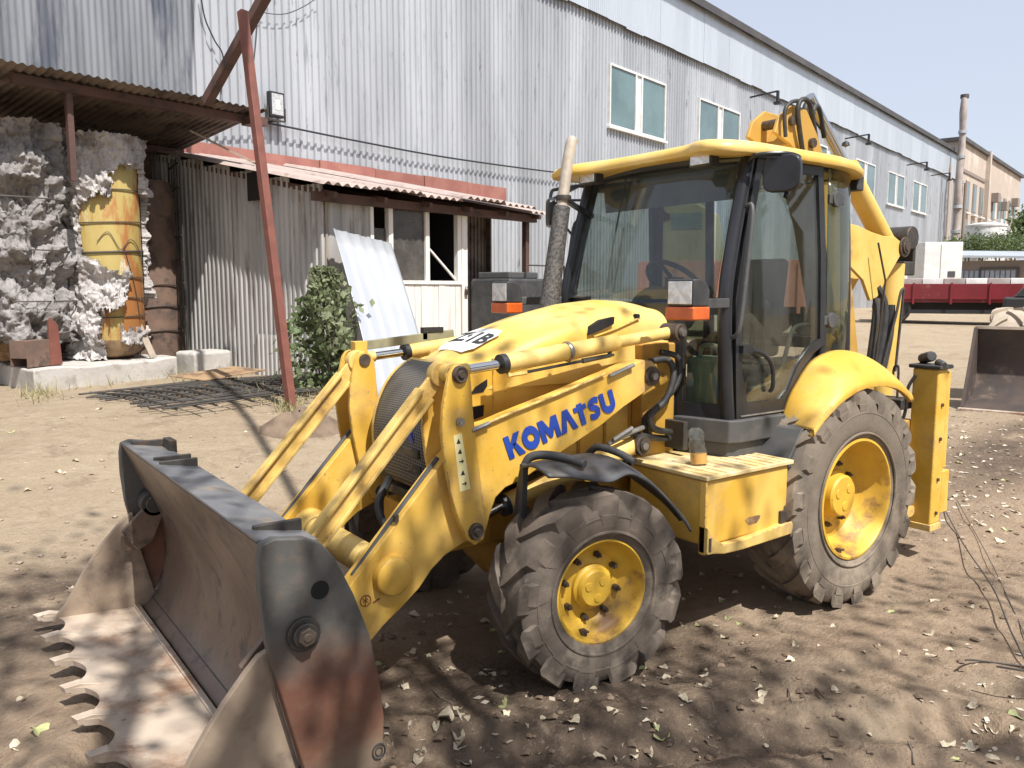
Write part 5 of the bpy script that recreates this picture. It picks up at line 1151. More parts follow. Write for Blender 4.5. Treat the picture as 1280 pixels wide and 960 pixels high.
for s in (1, -1):
    spo = part('side_plate', MB().prism(plate, s*1.123, s*1.172), sp_m, mold, bevel=.007, label='rust-red end plate with a round hole' if s > 0 else None)
    part('pivot_boss', MB().cyl((3.70, s*1.17, .775), (3.70, s*1.19, .775), .062).cyl((3.70, s*1.19, .775), (3.70, s*1.205, .775), .045), MATS['dark_steel'], mold, bevel=.006)
    part('pivot_nut', MB().tube([(3.70, s*1.203, .775), (3.70, s*1.222, .775)], .034, 6).tube([(3.70, s*1.22, .775), (3.70, s*1.226, .775)], .016, 12), MATS['bolt'], mold, bevel=.003)
    part('plate_hole', MB().disc((3.632, s*1.1725, .918), .034, 'y', 28, .003), MATS['dark_void'], mold)
    part('pivot_tube', MB().cyl((3.70, s*1.123, .775), (3.70, s*1.0, .775), .075).cyl((3.70, s*1.0, .775), (3.70, s*.985, .775), .05), MATS['dark_steel'], mold, bevel=.008)
    part('weld_scar', MB().tube([(3.415+.026*math.cos(a), s*1.173, .235+.03*math.sin(a)) for a in [2*math.pi*k/20 for k in range(20)]], .004, 5, closed=True).tube([(3.415+.014*math.cos(a), s*1.173, .235+.017*math.sin(a)) for a in [2*math.pi*k/20 for k in range(20)]], .003, 5, closed=True), MATS['dark_steel'], mold)
# --- bucket: front clam with scalloped teeth
teeth_y = [-1.17+.333*k for k in range(8)]
edge = []
def clam_edge():
    pts = []
    for k, y in enumerate(teeth_y):
        pts.append((4.295, y-.018)); pts.append((4.30, y+.012)); pts.append((4.27, y+.035))
        if k < 7:
            for a in range(7):
                t = a/6; pts.append((4.25-.062*math.sin(math.pi*(.10+.86*t))**.7-.012*t, y+.05+.24*t))
            pts.append((4.25, y+.295))
    return pts
ed = clam_edge()
def zf(x): return .168+(x-3.775)*.075
cl_ = MB(); n_e = len(ed)
tops = [(x, min(1.165, max(-1.165, y)), zf(x)) for x, y in ed]; back = [(3.785, y, zf(3.785)) for _, y, _ in tops]
bot = [(x-.004, y, z-.028) for x, y, z in tops]; bb = [(x, y, z-.028) for x, y, z in back]
cl_.v = tops+back+bot+bb
for i in range(n_e-1):
    cl_.f += [(i, i+1, n_e+i+1, n_e+i), (2*n_e+i, 3*n_e+i, 3*n_e+i+1, 2*n_e+i+1), (i, 2*n_e+i, 2*n_e+i+1, i+1), (n_e+i, n_e+i+1, 3*n_e+i+1, 3*n_e+i)]
cl_.f += [(0, n_e, 3*n_e, 2*n_e), (n_e-1, 3*n_e-1, 4*n_e-1, 2*n_e-1)]
clam = part('bucket_clam', cl_, MATS['clam_steel'], bl, smooth=30)
for y in teeth_y:
    part('tooth', MB().add([(4.315, y-.02, zf(4.3)+.004), (4.30, y+.028, zf(4.3)+.004), (4.24, y+.042, zf(4.24)+.018), (4.15, y+.05, zf(4.15)+.003), (4.15, y+.01, zf(4.15)+.003), (4.235, y-.012, zf(4.24)+.018),
        (4.31, y-.02, zf(4.3)-.025), (4.295, y+.028, zf(4.3)-.025), (4.15, y+.05, zf(4.15)-.02), (4.15, y, zf(4.15)-.02)], [(0,1,2,5), (5,2,3,4), (6,9,8,7), (0,6,7,1), (1,7,8,3,2), (0,5,4,9,6), (4,3,8,9)]), MATS['clam_steel'], clam, smooth=20, bevel=.003)
part('wear_strip', MB().b2((3.79, -1.12, zf(3.8)+.002), (3.82, 1.12, zf(3.8)+.014)), MATS['clam_steel'], clam, bevel=.003)
cside = [(3.80, .72), (3.84, .705), (3.885, .66), (3.96, .575), (4.025, .49), (4.08, .41), (4.125, .33), (4.165, .26), (4.21, .21), (4.23, .175), (3.77, .135), (3.70, .22), (3.735, .36), (3.78, .55)]
for s in (1, -1): part('clam_side', MB().prism(cside, s*1.085, s*1.118), MATS['clam_dirty'], clam, bevel=.004)
for s in (1, -1): part('clam_gusset', MB().prism([(3.68, .80), (3.76, .76), (3.88, .64), (3.80, .52), (3.72, .56), (3.66, .70)], s*1.0, s*1.03).b2((3.80, s*1.03 if s < 0 else s*1.03, .52), (3.87, s*1.085, .60)), MATS['mold_steel'], clam, bevel=.006)
part('clam_back', MB().add([(3.785, -1.1, zf(3.78)-.03), (3.785, 1.1, zf(3.78)-.03), (3.72, 1.1, .215), (3.72, -1.1, .215), (3.76, -1.1, zf(3.78)-.04), (3.76, 1.1, zf(3.78)-.04), (3.69, 1.1, .2), (3.69, -1.1, .2)], [(0,1,2,3),(4,7,6,5),(0,4,5,1),(1,5,6,2),(2,6,7,3),(3,7,4,0)]), MATS['dark_steel'], clam)

# --- cab structure
def bars(pts, w, h, up=(0, 1, 0)):
    mb = MB()
    for a, b in zip(pts, pts[1:]): mb.bar(a, b, w, h, up)
    return mb
cab = part('cab_frame', MB(), BLK, bl) if False else None
APX = [(.86, 1.16), (.90, 1.45), (.925, 1.92), (.86, 2.25), (.72, 2.77)]
fr = MB()
for s in (1, -1):
    pts = [(x, s*(.715-.03*max(0, z-1.9)), z) for x, z in APX]
    fr.tube(spl(pts, 4), .043, 10)
    fr.tube(spl([(-.03, s*.72, 1.20), (-.03, s*.725, 1.6), (.0, s*.71, 2.2), (.03, s*.685, 2.77)], 4), .034, 8)
    fr.tube(spl([(-.50, s*.60, 1.2), (-.50, s*.60, 1.6), (-.47, s*.595, 2.2), (-.43, s*.58, 2.77)], 4), .035, 8)
    fr.tube(spl([(.74, s*.68, 2.755), (.3, s*.685, 2.765), (0, s*.68, 2.765), (-.3, s*.64, 2.755), (-.45, s*.56, 2.75)], 4), .04, 8)
fr.tube(spl([(.72, -.66, 2.755), (.78, -.3, 2.77), (.79, 0, 2.775), (.78, .3, 2.77), (.72, .66, 2.755)], 4), .04, 8)
fr.bar((-.45, -.56, 2.75), (-.45, .56, 2.75), .05, .06).bar((-.5, -.6, 1.6), (-.5, .6, 1.6), .05, .08)
cab = part('cab_frame', fr, BLK, bl, smooth=50)
part('cab_floor', MB().b2((-.52, -.70, 1.10), (.88, .70, 1.17)), BLK, cab, bevel=.01)
# front lower wall with pane either side of the hood
for s in (1, -1):
    def fp(t, z): return Vector((1.0-.105*t, s*(.40+.315*t), z))
    fpn = MB()
    def quad(t0, t1, z0, z1, th=.03):
        a, b, c, d = fp(t0, z0), fp(t1, z0), fp(t1, z1), fp(t0, z1); o_ = Vector((-th, 0, 0))
        fpn.add([a, b, c, d, a+o_, b+o_, c+o_, d+o_], [(0,1,2,3),(4,7,6,5),(0,4,5,1),(1,5,6,2),(2,6,7,3),(3,7,4,0)])
    quad(0, .17, 1.10, 1.93); quad(.84, 1.0, 1.10, 1.93); quad(.17, .84, 1.10, 1.30); quad(.17, .84, 1.83, 1.93)
    lp_ = part('lower_front_panel', fpn, BLK, cab, smooth=0)
    fpn = MB(); quad(.16, .85, 1.29, 1.84, .006); fpn.v = [(x-.012, y, z) for x, y, z in fpn.v]; part('lower_pane', fpn, MATS['cab_glass'], lp_, smooth=0)
part('cowl', MB().b2((.90, -.41, 1.10), (1.01, .41, 1.90)), BLK, cab, bevel=.01)
# windshield
def ws(i, j):
    y = -.665+1.33*i; z = 1.92+.83*j; x = .955-.235*j**1.15 + .055*(1-(y/.665)**2); return Vector((x, y*(1-.03*j), z))
wso = part('windshield', MB().grid(ws, 14, 8), MATS['cab_glass'], cab); sm = wso.modifiers.new('t', 'SOLIDIFY'); sm.thickness = .006
part('wiper', MB().tube(spl([ws(.30, 1)+Vector((.02, 0, 0)), ws(.335, .5)+Vector((.03, 0, 0)), ws(.36, .08)+Vector((.03, 0, 0))], 5), .006, 5).tube([ws(.39, .55)+Vector((.03, 0, 0)), ws(.415, .05)+Vector((.03, 0, 0))], .005, 5), MATS['rubber'], wso)
# rear window
part('rear_window', MB().b2((-.50, -.56, 1.64), (-.492, .56, 2.72)), MATS['cab_glass'], cab, smooth=0)
# doors
door_out = [(.845, 1.20), (.865, 1.5), (.885, 1.92), (.82, 2.25), (.695, 2.735), (.045, 2.745), (.0, 2.2), (-.02, 1.63), (.10, 1.575), (.22, 1.47), (.31, 1.33), (.36, 1.20)]
def yd(z): return .742-.03*max(0, z-1.9)
for s in (1, -1):
    n_ = len(door_out); c_ = Vector((.42, 2.0))
    def inset(p, d):
        return p
    fb = MB()
    # frame: strip along the outline
    outl = [Vector((x, 0, z)) for x, z in door_out]; inl = []
    for i in range(n_):
        a, b, c2 = outl[i-1], outl[i], outl[(i+1) % n_]
        d1 = (b-a).normalized(); d2 = (c2-b).normalized(); n1_ = Vector((-d1.z, 0, d1.x)); n2_ = Vector((-d2.z, 0, d2.x)); nn_ = (n1_+n2_).normalized()
        w_ = .055/max(.5, nn_.dot(n1_))
        if door_out[i][1] < 1.25: w_ *= 1.9
        q = b+nn_*w_
        if (q-Vector((.42, 0, 2.0))).length > (b-Vector((.42, 0, 2.0))).length: q = b-nn_*w_
        inl.append(q)
    def yy(v, o_): return (v.x, s*(yd(v.z)+o_), v.z)
    for i in range(n_):
        j = (i+1) % n_
        vs = [yy(outl[i], .018), yy(outl[j], .018), yy(inl[j], .018), yy(inl[i], .018), yy(outl[i], -.02), yy(outl[j], -.02), yy(inl[j], -.02), yy(inl[i], -.02)]
        fb.add(vs, [(0,1,2,3),(4,7,6,5),(0,4,5,1),(2,6,7,3)])
    dr = part('door', fb, BLK, cab, smooth=30, weld=True)
    gl_ = MB(); gl_.v = [yy(v, .006) for v in inl]+[yy(v, .0) for v in inl]; gl_.f = [tuple(range(n_)), tuple(range(n_, 2*n_))[::-1]]
    part('door_pane', gl_, MATS['side_glass'], dr, smooth=0)
    hp = [(.80, s*.775, 1.63), (.66, s*.79, 1.60), (.56, s*.785, 1.52), (.545, s*.785, 1.40), (.55, s*.765, 1.36)]
    part('door_handle', MB().box((.80, s*.775, 1.63), (.09, .035, .045)).tube(spl(hp, 5), .013, 8), MATS['cab_black'], dr)
    part('grab_rail', MB().tube(spl([(.79, s*.74, 2.46), (.80, s*.79, 2.42), (.86, s*.80, 2.0), (.90, s*.80, 1.75), (.90, s*.75, 1.70)], 5), .014, 8), MATS['grey_plastic'], dr)
    part('door_seal', MB().tube([yy(v, .021) for v in (outl[0]-Vector((.03, 0, -.03)), outl[-1]+Vector((.02, 0, .03)))], .006, 6), MATS['steel'], dr)
    # rear quarter glass, curving inwards to the back
    def qg(i, j):
        t = i; z = 1.57+1.17*j; x = -.03-.42*math.sin(t*math.pi/2); y = .60+.14*math.cos(t*math.pi/2)-.03*max(0, z-1.9); return Vector((x, s*(y+.012), z))
    qo = part('quarter_pane', MB().grid(qg, 8, 4), MATS['film_glass'], cab); sm = qo.modifiers.new('t', 'SOLIDIFY'); sm.thickness = .006
    for z in (2.55, 1.78): part('pane_hinge', MB().cyl((-.08, s*.74, z), (-.08, s*.772, z), .05).b2((-.16, s*.742, z-.03), (-.0, s*.762, z+.03)), MATS['grey_plastic'], cab, bevel=.005)
    part('quarter_seal', MB().tube([qg(1, 0), qg(1, 1)], .016, 6), MATS['trim_white'] if s > 0 else BLK, cab)
    # sill of grey plastic, two tiers
    for (z0_, z1_, o_) in ((1.08, 1.215, 0.), (.985, 1.079, .035)):
        part('cab_sill', MB().prism([(1.03-o_, s*.42), (.93-o_*.8, s*(.775-o_)), (.86-o_, s*(.80-o_)), (.42+o_, s*(.80-o_)), (.40+o_, s*.60), (.9, s*.42)], z0_, z1_, 'z'), MATS['grey_plastic'], cab, bevel=.01)
# inside: seat, steering wheel, console
part('seat', MB().b2((-.28, -.24, 1.50), (.18, .24, 1.62)).add([(-.30, -.23, 1.6), (-.18, -.23, 1.6), (-.30, -.23, 2.2), (-.38, -.23, 2.2), (-.30, .23, 1.6), (-.18, .23, 1.6), (-.30, .23, 2.2), (-.38, .23, 2.2)], [(0,1,2,3),(4,7,6,5),(0,4,5,1),(1,5,6,2),(2,6,7,3),(3,7,4,0)]).b2((-.2, -.18, 1.17), (.1, .18, 1.5)), MATS['seat'], cab, bevel=.04)
swc = Vector((.58, .0, 2.03)); tilt = R(40)
ringp = [swc+Vector((.20*math.cos(a)*math.cos(tilt), .20*math.sin(a), .20*math.cos(a)*math.sin(tilt))) for a in [2*math.pi*k/28 for k in range(28)]]
stw = part('steering_wheel', MB().tube(ringp, .017, 8, closed=True).tube([ringp[0], swc, ringp[10]], .014, 6).tube([swc, ringp[19]], .014, 6).box(swc, (.09, .09, .06)), MATS['rubber'], cab, smooth=50)
part('column', MB().cyl(swc, (.78, 0, 1.55), .05).b2((.70, -.1, 1.17), (.80, .1, 1.7)), MATS['liner'], stw, bevel=.03)
part('dashboard', MB().grid(lambda i, j: (lambda a, b: Vector((.74+.14*math.cos(a)*math.cos(b), -.02+.21*math.sin(a)*math.cos(b), 1.80+.20*math.sin(b))))(2*math.pi*i, math.pi/2*j), 24, 8).b2((.62, -.18, 1.2), (.86, .14, 1.80)), MATS['dash_grey'] if 'dash_grey' in MATS else mat('dash_grey', (.12, .13, .15), (.15, .16, .18), scale=8, rough=.7), cab, smooth=60)
part('console', MB().b2((-.2, .36, 1.17), (.45, .56, 1.52)), MATS['black_plastic'], cab, bevel=.03)
part('lever', MB().tube(spl([(.18, .46, 1.5), (.24, .47, 1.68), (.22, .47, 1.86)], 4), .010, 6).lathe([(.001, -.035), (.025, -.02), (.028, .01), (.001, .035)], (.22, .47, 1.88), 'z', 12), MATS['rubber'], cab)
part('lever', MB().tube([(.30, .44, 1.5), (.34, .45, 1.72)], .01, 6).lathe([(.001, -.045), (.04, -.03), (.045, 0), (.04, .03), (.001, .045)], (.36, .46, 1.78), 'y', 14), MATS['rubber'], cab)
part('inner_rail', MB().tube(spl([(.0, .66, 1.75), (.16, .66, 1.74), (.22, .66, 1.66), (.28, .64, 1.45), (.38, .62, 1.38), (.55, .62, 1.36)], 5), .014, 8), MATS['steel'], cab)
part('sun_visor', MB().grid(lambda i, j: Vector((.70-.02*j, -.58+1.16*i, 2.72-.20*j)), 4, 2), MATS['liner'], cab)
part('headliner', MB().b2((-.45, -.62, 2.745), (.72, .62, 2.765)), MATS['liner'], cab)
# roof: moulded yellow lid with front corner lobes
def roof_z(x, y): return 2.945-.06*(abs(y)/.78)**3-.035*max(0, (-x)/.6)**2-.05*max(0, (x-.5)/.6)**2
ox = [(.93, 0), (.935, .25), (.96, .42), (1.04, .56), (1.07, .68), (1.0, .775), (.80, .80), (.45, .80), (.1, .79), (-.25, .77), (-.5, .68), (-.6, .5), (-.63, .2), (-.63, 0)]
half = [(v.x, v.y) for v in spl([(x, y, 0) for x, y in ox], 4)]
outl2 = half + [(x, -y) for x, y in half[-2:0:-1]]
rv = MB(); n_ = len(outl2); rings = [(.88, 2.775), (.965, 2.770), (.996, 2.776), (1.004, 2.792), (1.0, 2.812), (.982, 2.832), (.945, 2.848), (.86, 2.862), (.6, 2.875), (.3, 2.88)]
cxr = .18
for k, z in rings:
    for x, y in outl2:
        drop = -.045*max(0, (-x-.1)/.5)**1.5 - .012*max(0, (x-.8)/.3) - .025*(abs(y)/.8)**4
        rv.v.append((cxr+(x-cxr)*k, y*k, z+drop*(1 if k > .5 else .3)))
for i in range(len(rings)-1): rv.f += [(i*n_+j, i*n_+(j+1) % n_, (i+1)*n_+(j+1) % n_, (i+1)*n_+j) for j in range(n_)]
rv.f += [tuple(range(n_))[::-1], tuple((len(rings)-1)*n_+j for j in range(n_))]
rfo = part('cab_roof', rv, MATS['yellow_hood'], cab, smooth=50)
part('roof_bolt', MB().lathe([(.001, .03), (.02, .02), (.026, 0), (.001, -.01)], (P3(.74, 1057, 182).x, .74, P3(.74, 1057, 182).z), 'z', 12), MATS['ink'], rfo)
def lampbox(name, p, sx_, sy_, sz_, parent, yawl=0):
    hs = MB().prism([(0, -sz_/2), (0, sz_/2), (-sx_*.45, sz_/2), (-sx_*.8, sz_*.38), (-sx_, sz_*.12), (-sx_, -sz_/2)], -sy_/2, sy_/2)
    o_ = part(name, hs, MATS['black_plastic'], parent, bevel=.010); o_.location = p; o_.rotation_euler = (0, 0, yawl)
    part('lens', MB().b2((-.004, -sy_/2+.012, -sz_/2+.012), (.004, sy_/2-.012, sz_/2-.012)), MATS['lens_glass'], o_, bevel=.008)
    return o_
mat('lens_glass', (.58, .59, .60), (.78, .79, .79), scale=22, rough=.08, metal=.6, detail=2, bump=.004, bscale=30)
for s in (1, -1): lampbox('work_light', (.93, s*.50, 2.745), .08, .17, .095, cab)
lampbox('work_light', (-.60, .55, 2.70), .08, .16, .10, cab, math.pi)
# headlight clusters on brackets
for s in (1, -1):
    hl = lampbox('headlight', (1.435, s*.83, 1.96), .13, .19, .145, cab)
    part('indicator', MB().b2((-.13, -.1, -.145), (.004, .1, -.073)), MATS['amber'], hl, bevel=.01)
    part('bracket', MB().bar((-.06, 0, -.06), (-.52, -s*.10, -.06), .04, .055), MATS['grey_plastic'], hl, bevel=.006)
# mirrors
def mirror(s):
    if s > 0:
        arm = [(.74, .70, 2.70), (.80, .80, 2.735), (.70, .90, 2.745), (.60, .93, 2.735), (.60, .94, 2.70), (.66, .92, 2.54), (.68, .92, 2.50)]
        c = P3(.90, 978, 217)
    else:
        arm = [(.74, -.70, 2.70), (.74, -.80, 2.73), (.80, -.98, 2.72), (.83, -1.02, 2.68), (.84, -1.02, 2.44)]; c = Vector((.86, -.985, 2.545))
    mo = part('mirror', MB().tube(spl(arm, 4), .013, 8), MATS['cab_black'], cab)
    hsg = MB()
    nn2 = 20
    oc = [(.112*math.copysign(abs(math.cos(a))**.55, math.cos(a)), .105*math.copysign(abs(math.sin(a))**.55, math.sin(a))) for a in [2*math.pi*k/nn2 for k in range(nn2)]]
    hsg.prism(oc, -.025, .025, 'x')
    h_ = part('mirror_housing', hsg, MATS['cab_black'], mo, bevel=.012); h_.location = c; h_.rotation_euler = (0, 0, R(12) if s > 0 else R(-32))
    part('mirror_clip', MB().bar(arm[1], (c.x, c.y, c.z+.09), .02, .02), MATS['cab_black'], mo)
mirror(1); mirror(-1)
part('mirror_stay', MB().tube(spl([(.74, -.70, 2.62), (.84, -.98, 2.6), (.80, -.72, 2.30)], 4), .010, 6), MATS['cab_black'], cab)
# exhaust
e0, e1 = Vector((1.31, -.47, 1.70)), P3(-.5, 702, 250); e1 = Vector((1.15, -.5, 2.53)); e2 = Vector((1.115, -.505, 2.74)); e3 = P3(-.5, 715, 180)
ex_ = part('exhaust', MB().tube([e0, e0.lerp(e1, .5), e1], [.068, .062, .056], 20), MATS['exh_mesh'] if 'exh_mesh' in MATS else mat('exh_mesh', (.035, .034, .034), (.11, .10, .09), scale=55, rough=.6, detail=2, bump=.006, bscale=55), bl, smooth=50)
part('exhaust_tip', MB().tube(spl([e1-(e1-e0).normalized()*.05, e1, e2, Vector((1.09, -.505, 2.88)), Vector((1.07, -.505, 2.96)), Vector((1.055, -.505, 2.985))], 4), .038, 16), MATS['exhaust_tip'], ex_, smooth=50)
part('clamp', MB().lathe([(.05, -.018), (.054, 0), (.05, .018)], tuple(e1+Vector((-.012, 0, .06))), 'z', 20), MATS['dark_steel'], ex_)
part('stay', MB().bar(e1+Vector((0, 0, .06)), (.74, -.66, 2.5), .03, .03), MATS['cab_black'], ex_)
# rear fenders
fin = [(.43, 1.15), (.365, 1.285), (.285, 1.385), (.13, 1.52), (-.09, 1.58), (-.33, 1.568), (-.52, 1.50), (-.66, 1.39)]
fou = [(.52, 1.165), (.455, 1.22), (.33, 1.30), (.20, 1.362), (0, 1.412), (-.22, 1.412), (-.42, 1.37), (-.58, 1.28)]
fin = [v for v in spl([(x, z, 0) for x, z in fin], 4)]; fou = [v for v in spl([(x, z, 0) for x, z in fou], 4)]
for s in (1, -1):
    mb = MB(); rows = []
    for a, b in zip(fin, fou):
        row = []
        for k in range(11):
            t = k/10; y = .75+.31*t; x = a.x+(b.x-a.x)*t; z = a.y+(b.y-a.y)*(t**2.1)
            row.append((x, s*y, z))
        row.append((b.x, s*1.066, b.y-.02)); row.append((b.x, s*1.062, b.y-.045)); row.append((b.x, s*1.03, b.y-.045))
        rows.append(row)
    m_ = len(rows[0]); mb.v = [v for r_ in rows for v in r_]; mb.f = [(i*m_+j, (i+1)*m_+j, (i+1)*m_+j+1, i*m_+j+1) for i in range(len(rows)-1) for j in range(m_-1)]
    fo = part('rear_fender', mb, Y_, bl, smooth=50); sm = fo.modifiers.new('t', 'SOLIDIFY'); sm.thickness = .012; sm.offset = -1
    part('fender_liner', MB().prism([(.34, 1.20), (.52, 1.15), (.66, .95), (.62, .90), (.48, .98), (.36, 1.1)], s*.62, s*.98), MATS['grey_plastic'], fo, bevel=.008)
    part('inner_arch', MB().grid(lambda i, j: (lambda v: Vector((v.x, s*(.55+.2*j), v.y-.03)))(fin[min(len(fin)-1, round(i*(len(fin)-1)))]), len(fin)-1, 2), BLK, fo)
# step box (tank) under the near door, battery box on the far side
for s in (1, -1):
    sb = part('step_box', MB().b2((.66, s*.42, .60), (1.385, s*1.0, .965)), Y_, bl, bevel=.02)
    part('tread_plate', MB().b2((.64, s*.40, .967), (1.40, s*1.02, .992)), MATS['tread_pale'], sb, bevel=.006)
    for k in range(11): part('tread_rib', MB().b2((.66+k*.068, s*.74, .992), (.69+k*.068, s*1.012, .9955)), MATS['tread_pale'], sb, smooth=0)
    part('front_flange', MB().b2((1.386, s*.97, .56), (1.40, s*1.015, .96)), Y_, sb, bevel=.005)
    part('lower_step', MB().prism([(1.40, .57), (1.34, .565), (1.26, .55), (1.1, .545), (.66, .555), (.64, .61), (.66, .63), (1.1, .60), (1.26, .60), (1.36, .66), (1.40, .72)], s*.97, s*1.035), MATS['yellow_faded'], sb, bevel=.006)
    part('step_slot', MB().b2((1.372, s*1.034, .585), (1.392, s*1.038, .66)), MATS['dark_steel'], sb)
    part('latch', MB().b2((.70, s*1.001, .62), (.745, s*1.02, .70)), MATS['dark_steel'], sb, bevel=.004)
    part('rust_spot', MB().prism([(.98+.06*math.cos(a)*(1+.22*math.sin(3*a)), .685+.03*math.sin(a)*(1+.3*math.cos(2*a))) for a in [2*math.pi*k/18 for k in range(18)]], s*1.0005, s*1.0022), MATS['rust_spot'] if 'rust_spot' in MATS else mat('rust_spot', (.17, .09, .055), (.36, .23, .10), scale=12, rough=.8), sb, smooth=0)
# front mudguards
for s in (1, -1):
    top = [(2.44, .98, 1.135), (2.30, .985, 1.115), (2.14, .99, 1.075), (2.05, .99, 1.06), (1.93, .985, 1.08), (1.80, .99, 1.02), (1.66, .99, .91), (1.52, .985, .77), (1.46, .98, .70)]
    topi = [(2.40, .70, 1.12), (2.28, .66, 1.125), (2.14, .64, 1.125), (2.02, .64, 1.125), (1.90, .64, 1.12), (1.76, .66, 1.06), (1.62, .70, .96), (1.50, .80, .84), (1.46, .90, .74)]
    to = spl([(a, s*b, c) for a, b, c in top], 4); ti = spl([(a, s*b, c) for a, b, c in topi], 4)
    mb = MB().grid(lambda i, j: (lambda a, b: a.lerp(b, j)+Vector((0, 0, .03*math.sin(math.pi*j))))(ti[min(len(ti)-1, round(i*(len(ti)-1)))], to[min(len(to)-1, round(i*(len(to)-1)))]), len(ti)-1, 8)
    mg = part('front_mudguard', mb, MATS['guard_black'], bl, smooth=60); sm = mg.modifiers.new('t', 'SOLIDIFY'); sm.thickness = .014
    part('guard_bracket', MB().tube(spl([(2.35, s*.62, .85), (2.34, s*.66, 1.10), (2.30, s*.70, 1.165), (2.22, s*.82, 1.165), (2.18, s*.93, 1.145)], 5), .022, 10), MATS['black_plastic'], mg, smooth=50)
    part('guard_bracket', MB().tube(spl([(1.86, s*.58, 1.08), (1.86, s*.66, 1.15), (1.82, s*.78, 1.135), (1.80, s*.88, 1.10)], 5), .020, 10), MATS['black_plastic'], mg, smooth=50)
    part('guard_post', MB().bar((2.36, s*.66, .70), (2.37, s*.70, 1.13), .03, .03), MATS['black_plastic'], mg)
# hydraulic hoses behind the arm foot
for k, (pts, r_) in enumerate((
    ([P3(.50, 812, 452), P3(.52, 835, 450), P3(.56, 842, 470), P3(.56, 832, 500), P3(.54, 812, 520), P3(.52, 818, 536), P3(.5, 838, 540)], .020),
    ([P3(.46, 826, 440), P3(.50, 848, 448), P3(.52, 846, 480), P3(.50, 824, 506), P3(.48, 806, 524), P3(.46, 812, 545), P3(.46, 838, 548)], .018),
    ([P3(.54, 786, 540), P3(.52, 800, 545), P3(.48, 830, 548), P3(.44, 848, 548)], .020),
    ([P3(.56, 745, 478), P3(.56, 775, 466), P3(.55, 800, 454), P3(.52, 812, 452)], .012))):
    part('hydraulic_hose', MB().tube(spl(pts, 5), r_, 8), MATS['rubber'], bl, smooth=60)
part('hose_clamp', MB().b2((1.06, .42, 1.03), (1.10, .58, 1.20)), MATS['dark_steel'], bl, bevel=.005)
for (a, b) in (((588, 538), (609, 529)), ((760, 470), (790, 456))):
    part('pipe_coupling', MB().tube([P3(.585, *a)+Vector((0, .012, 0)), P3(.585, *b)+Vector((0, .012, 0))], .012, 8), MATS['steel'], bl)
part('arm_pipe', MB().tube([(P3(.585, x, y).x, .592, P3(.585, x, y).z+.012) for x, y in ((587, 541), (640, 518), (700, 494), (755, 470))], .008, 8), MATS['yellow_faded'], bl)

# --- backhoe: carrier frame, stabilisers, boom, dipper
part('rear_frame', MB().b2((-1.22, -.73, .78), (-1.04, .73, .98)).b2((-1.22, -.73, 1.10), (-1.06, .73, 1.18)).b2((-1.04, -.4, .62), (-.8, .4, 1.1)), MATS['dark_steel'], bl, bevel=.012)
for s in (1, -1):
    z0_, z1_ = .27, 1.41
    stb = part('stabilizer', MB().b2((-1.30, s*.745, z0_), (-1.16, s*.935, z1_)), Y_, bl, bevel=.012)
    part('outer_rib', MB().b2((-1.42, s*.80, z0_+.06), (-1.302, s*.93, z0_+.38)).b2((-1.36, s*.75, z0_+.4), (-1.302, s*.93, z1_-.02)), Y_, stb, bevel=.01)
    part('top_cap', MB().b2((-1.33, s*.72, z1_), (-1.14, s*.96, z1_+.03)).tube([(-1.30, s*.74, z1_+.06), (-1.20, s*.86, z1_+.09)], .04, 8).tube([(-1.20, s*.90, z1_+.05), (-1.17, s*.965, z1_+.03)], .03, 8), MATS['black_plastic'], stb, bevel=.01)
    part('foot', MB().b2((-1.31, s*.735, z0_-.05), (-1.15, s*.945, z0_)).cyl((-1.145, s*.74, z0_+.08), (-1.12, s*.80, z0_+.08), .05), MATS['yellow_faded'], stb, bevel=.006)
    for k_z in (.35, .6, .9, 1.15): part('bolt', MB().tube([(-1.23, s*.934, k_z), (-1.23, s*.948, k_z)], .013, 6), MATS['bolt'], stb)
    part('stabilizer_hose', MB().tube(spl([(-1.14, s*.78, 1.36), (-1.11, s*.74, 1.25), (-1.12, s*.72, 1.05), (-1.08, s*.64, .95)], 4), .012, 6), MATS['rubber'], stb)
    part('hook', MB().tube(spl([(-1.12, s*.66, 1.10), (-1.12, s*.66, 1.38), (-1.12, s*.645, 1.42), (-1.12, s*.625, 1.40), (-1.12, s*.62, 1.33)], 4), .009, 6), MATS['dark_steel'], stb)
    part('slide_bracket', MB().b2((-1.24, s*.66, .72), (-1.10, s*.744, 1.02)), MATS['yellow_dirty'], stb, bevel=.01)
BY = MATS['boom_yellow']
boom_pf = [(-1.30, .80), (-1.5, .80), (-1.5, 1.3), (-1.36, 1.9), (-1.12, 2.6), (-.78, 3.12), (-.64, 3.28), (-.46, 3.29), (-.32, 3.20), (-.27, 3.08), (-.45, 3.02), (-.66, 2.9), (-.90, 2.45), (-1.10, 1.85), (-1.22, 1.3)]
bm_ = part('boom', MB().prism(boom_pf, -.13, -.10).prism(boom_pf, .10, .13).prism([(x*.995-.005, z*.995+.005) for x, z in boom_pf[1:7]]+[(x, z) for x, z in boom_pf[10:15]], -.10, .10), MATS['boom_head'], bl, bevel=.008)
for (x, z) in ((-.45, 3.18), (-.70, 3.05)): part('boom_pin', MB().cyl((x, -.16, z), (x, .16, z), .035), MATS['bolt'], bm_)
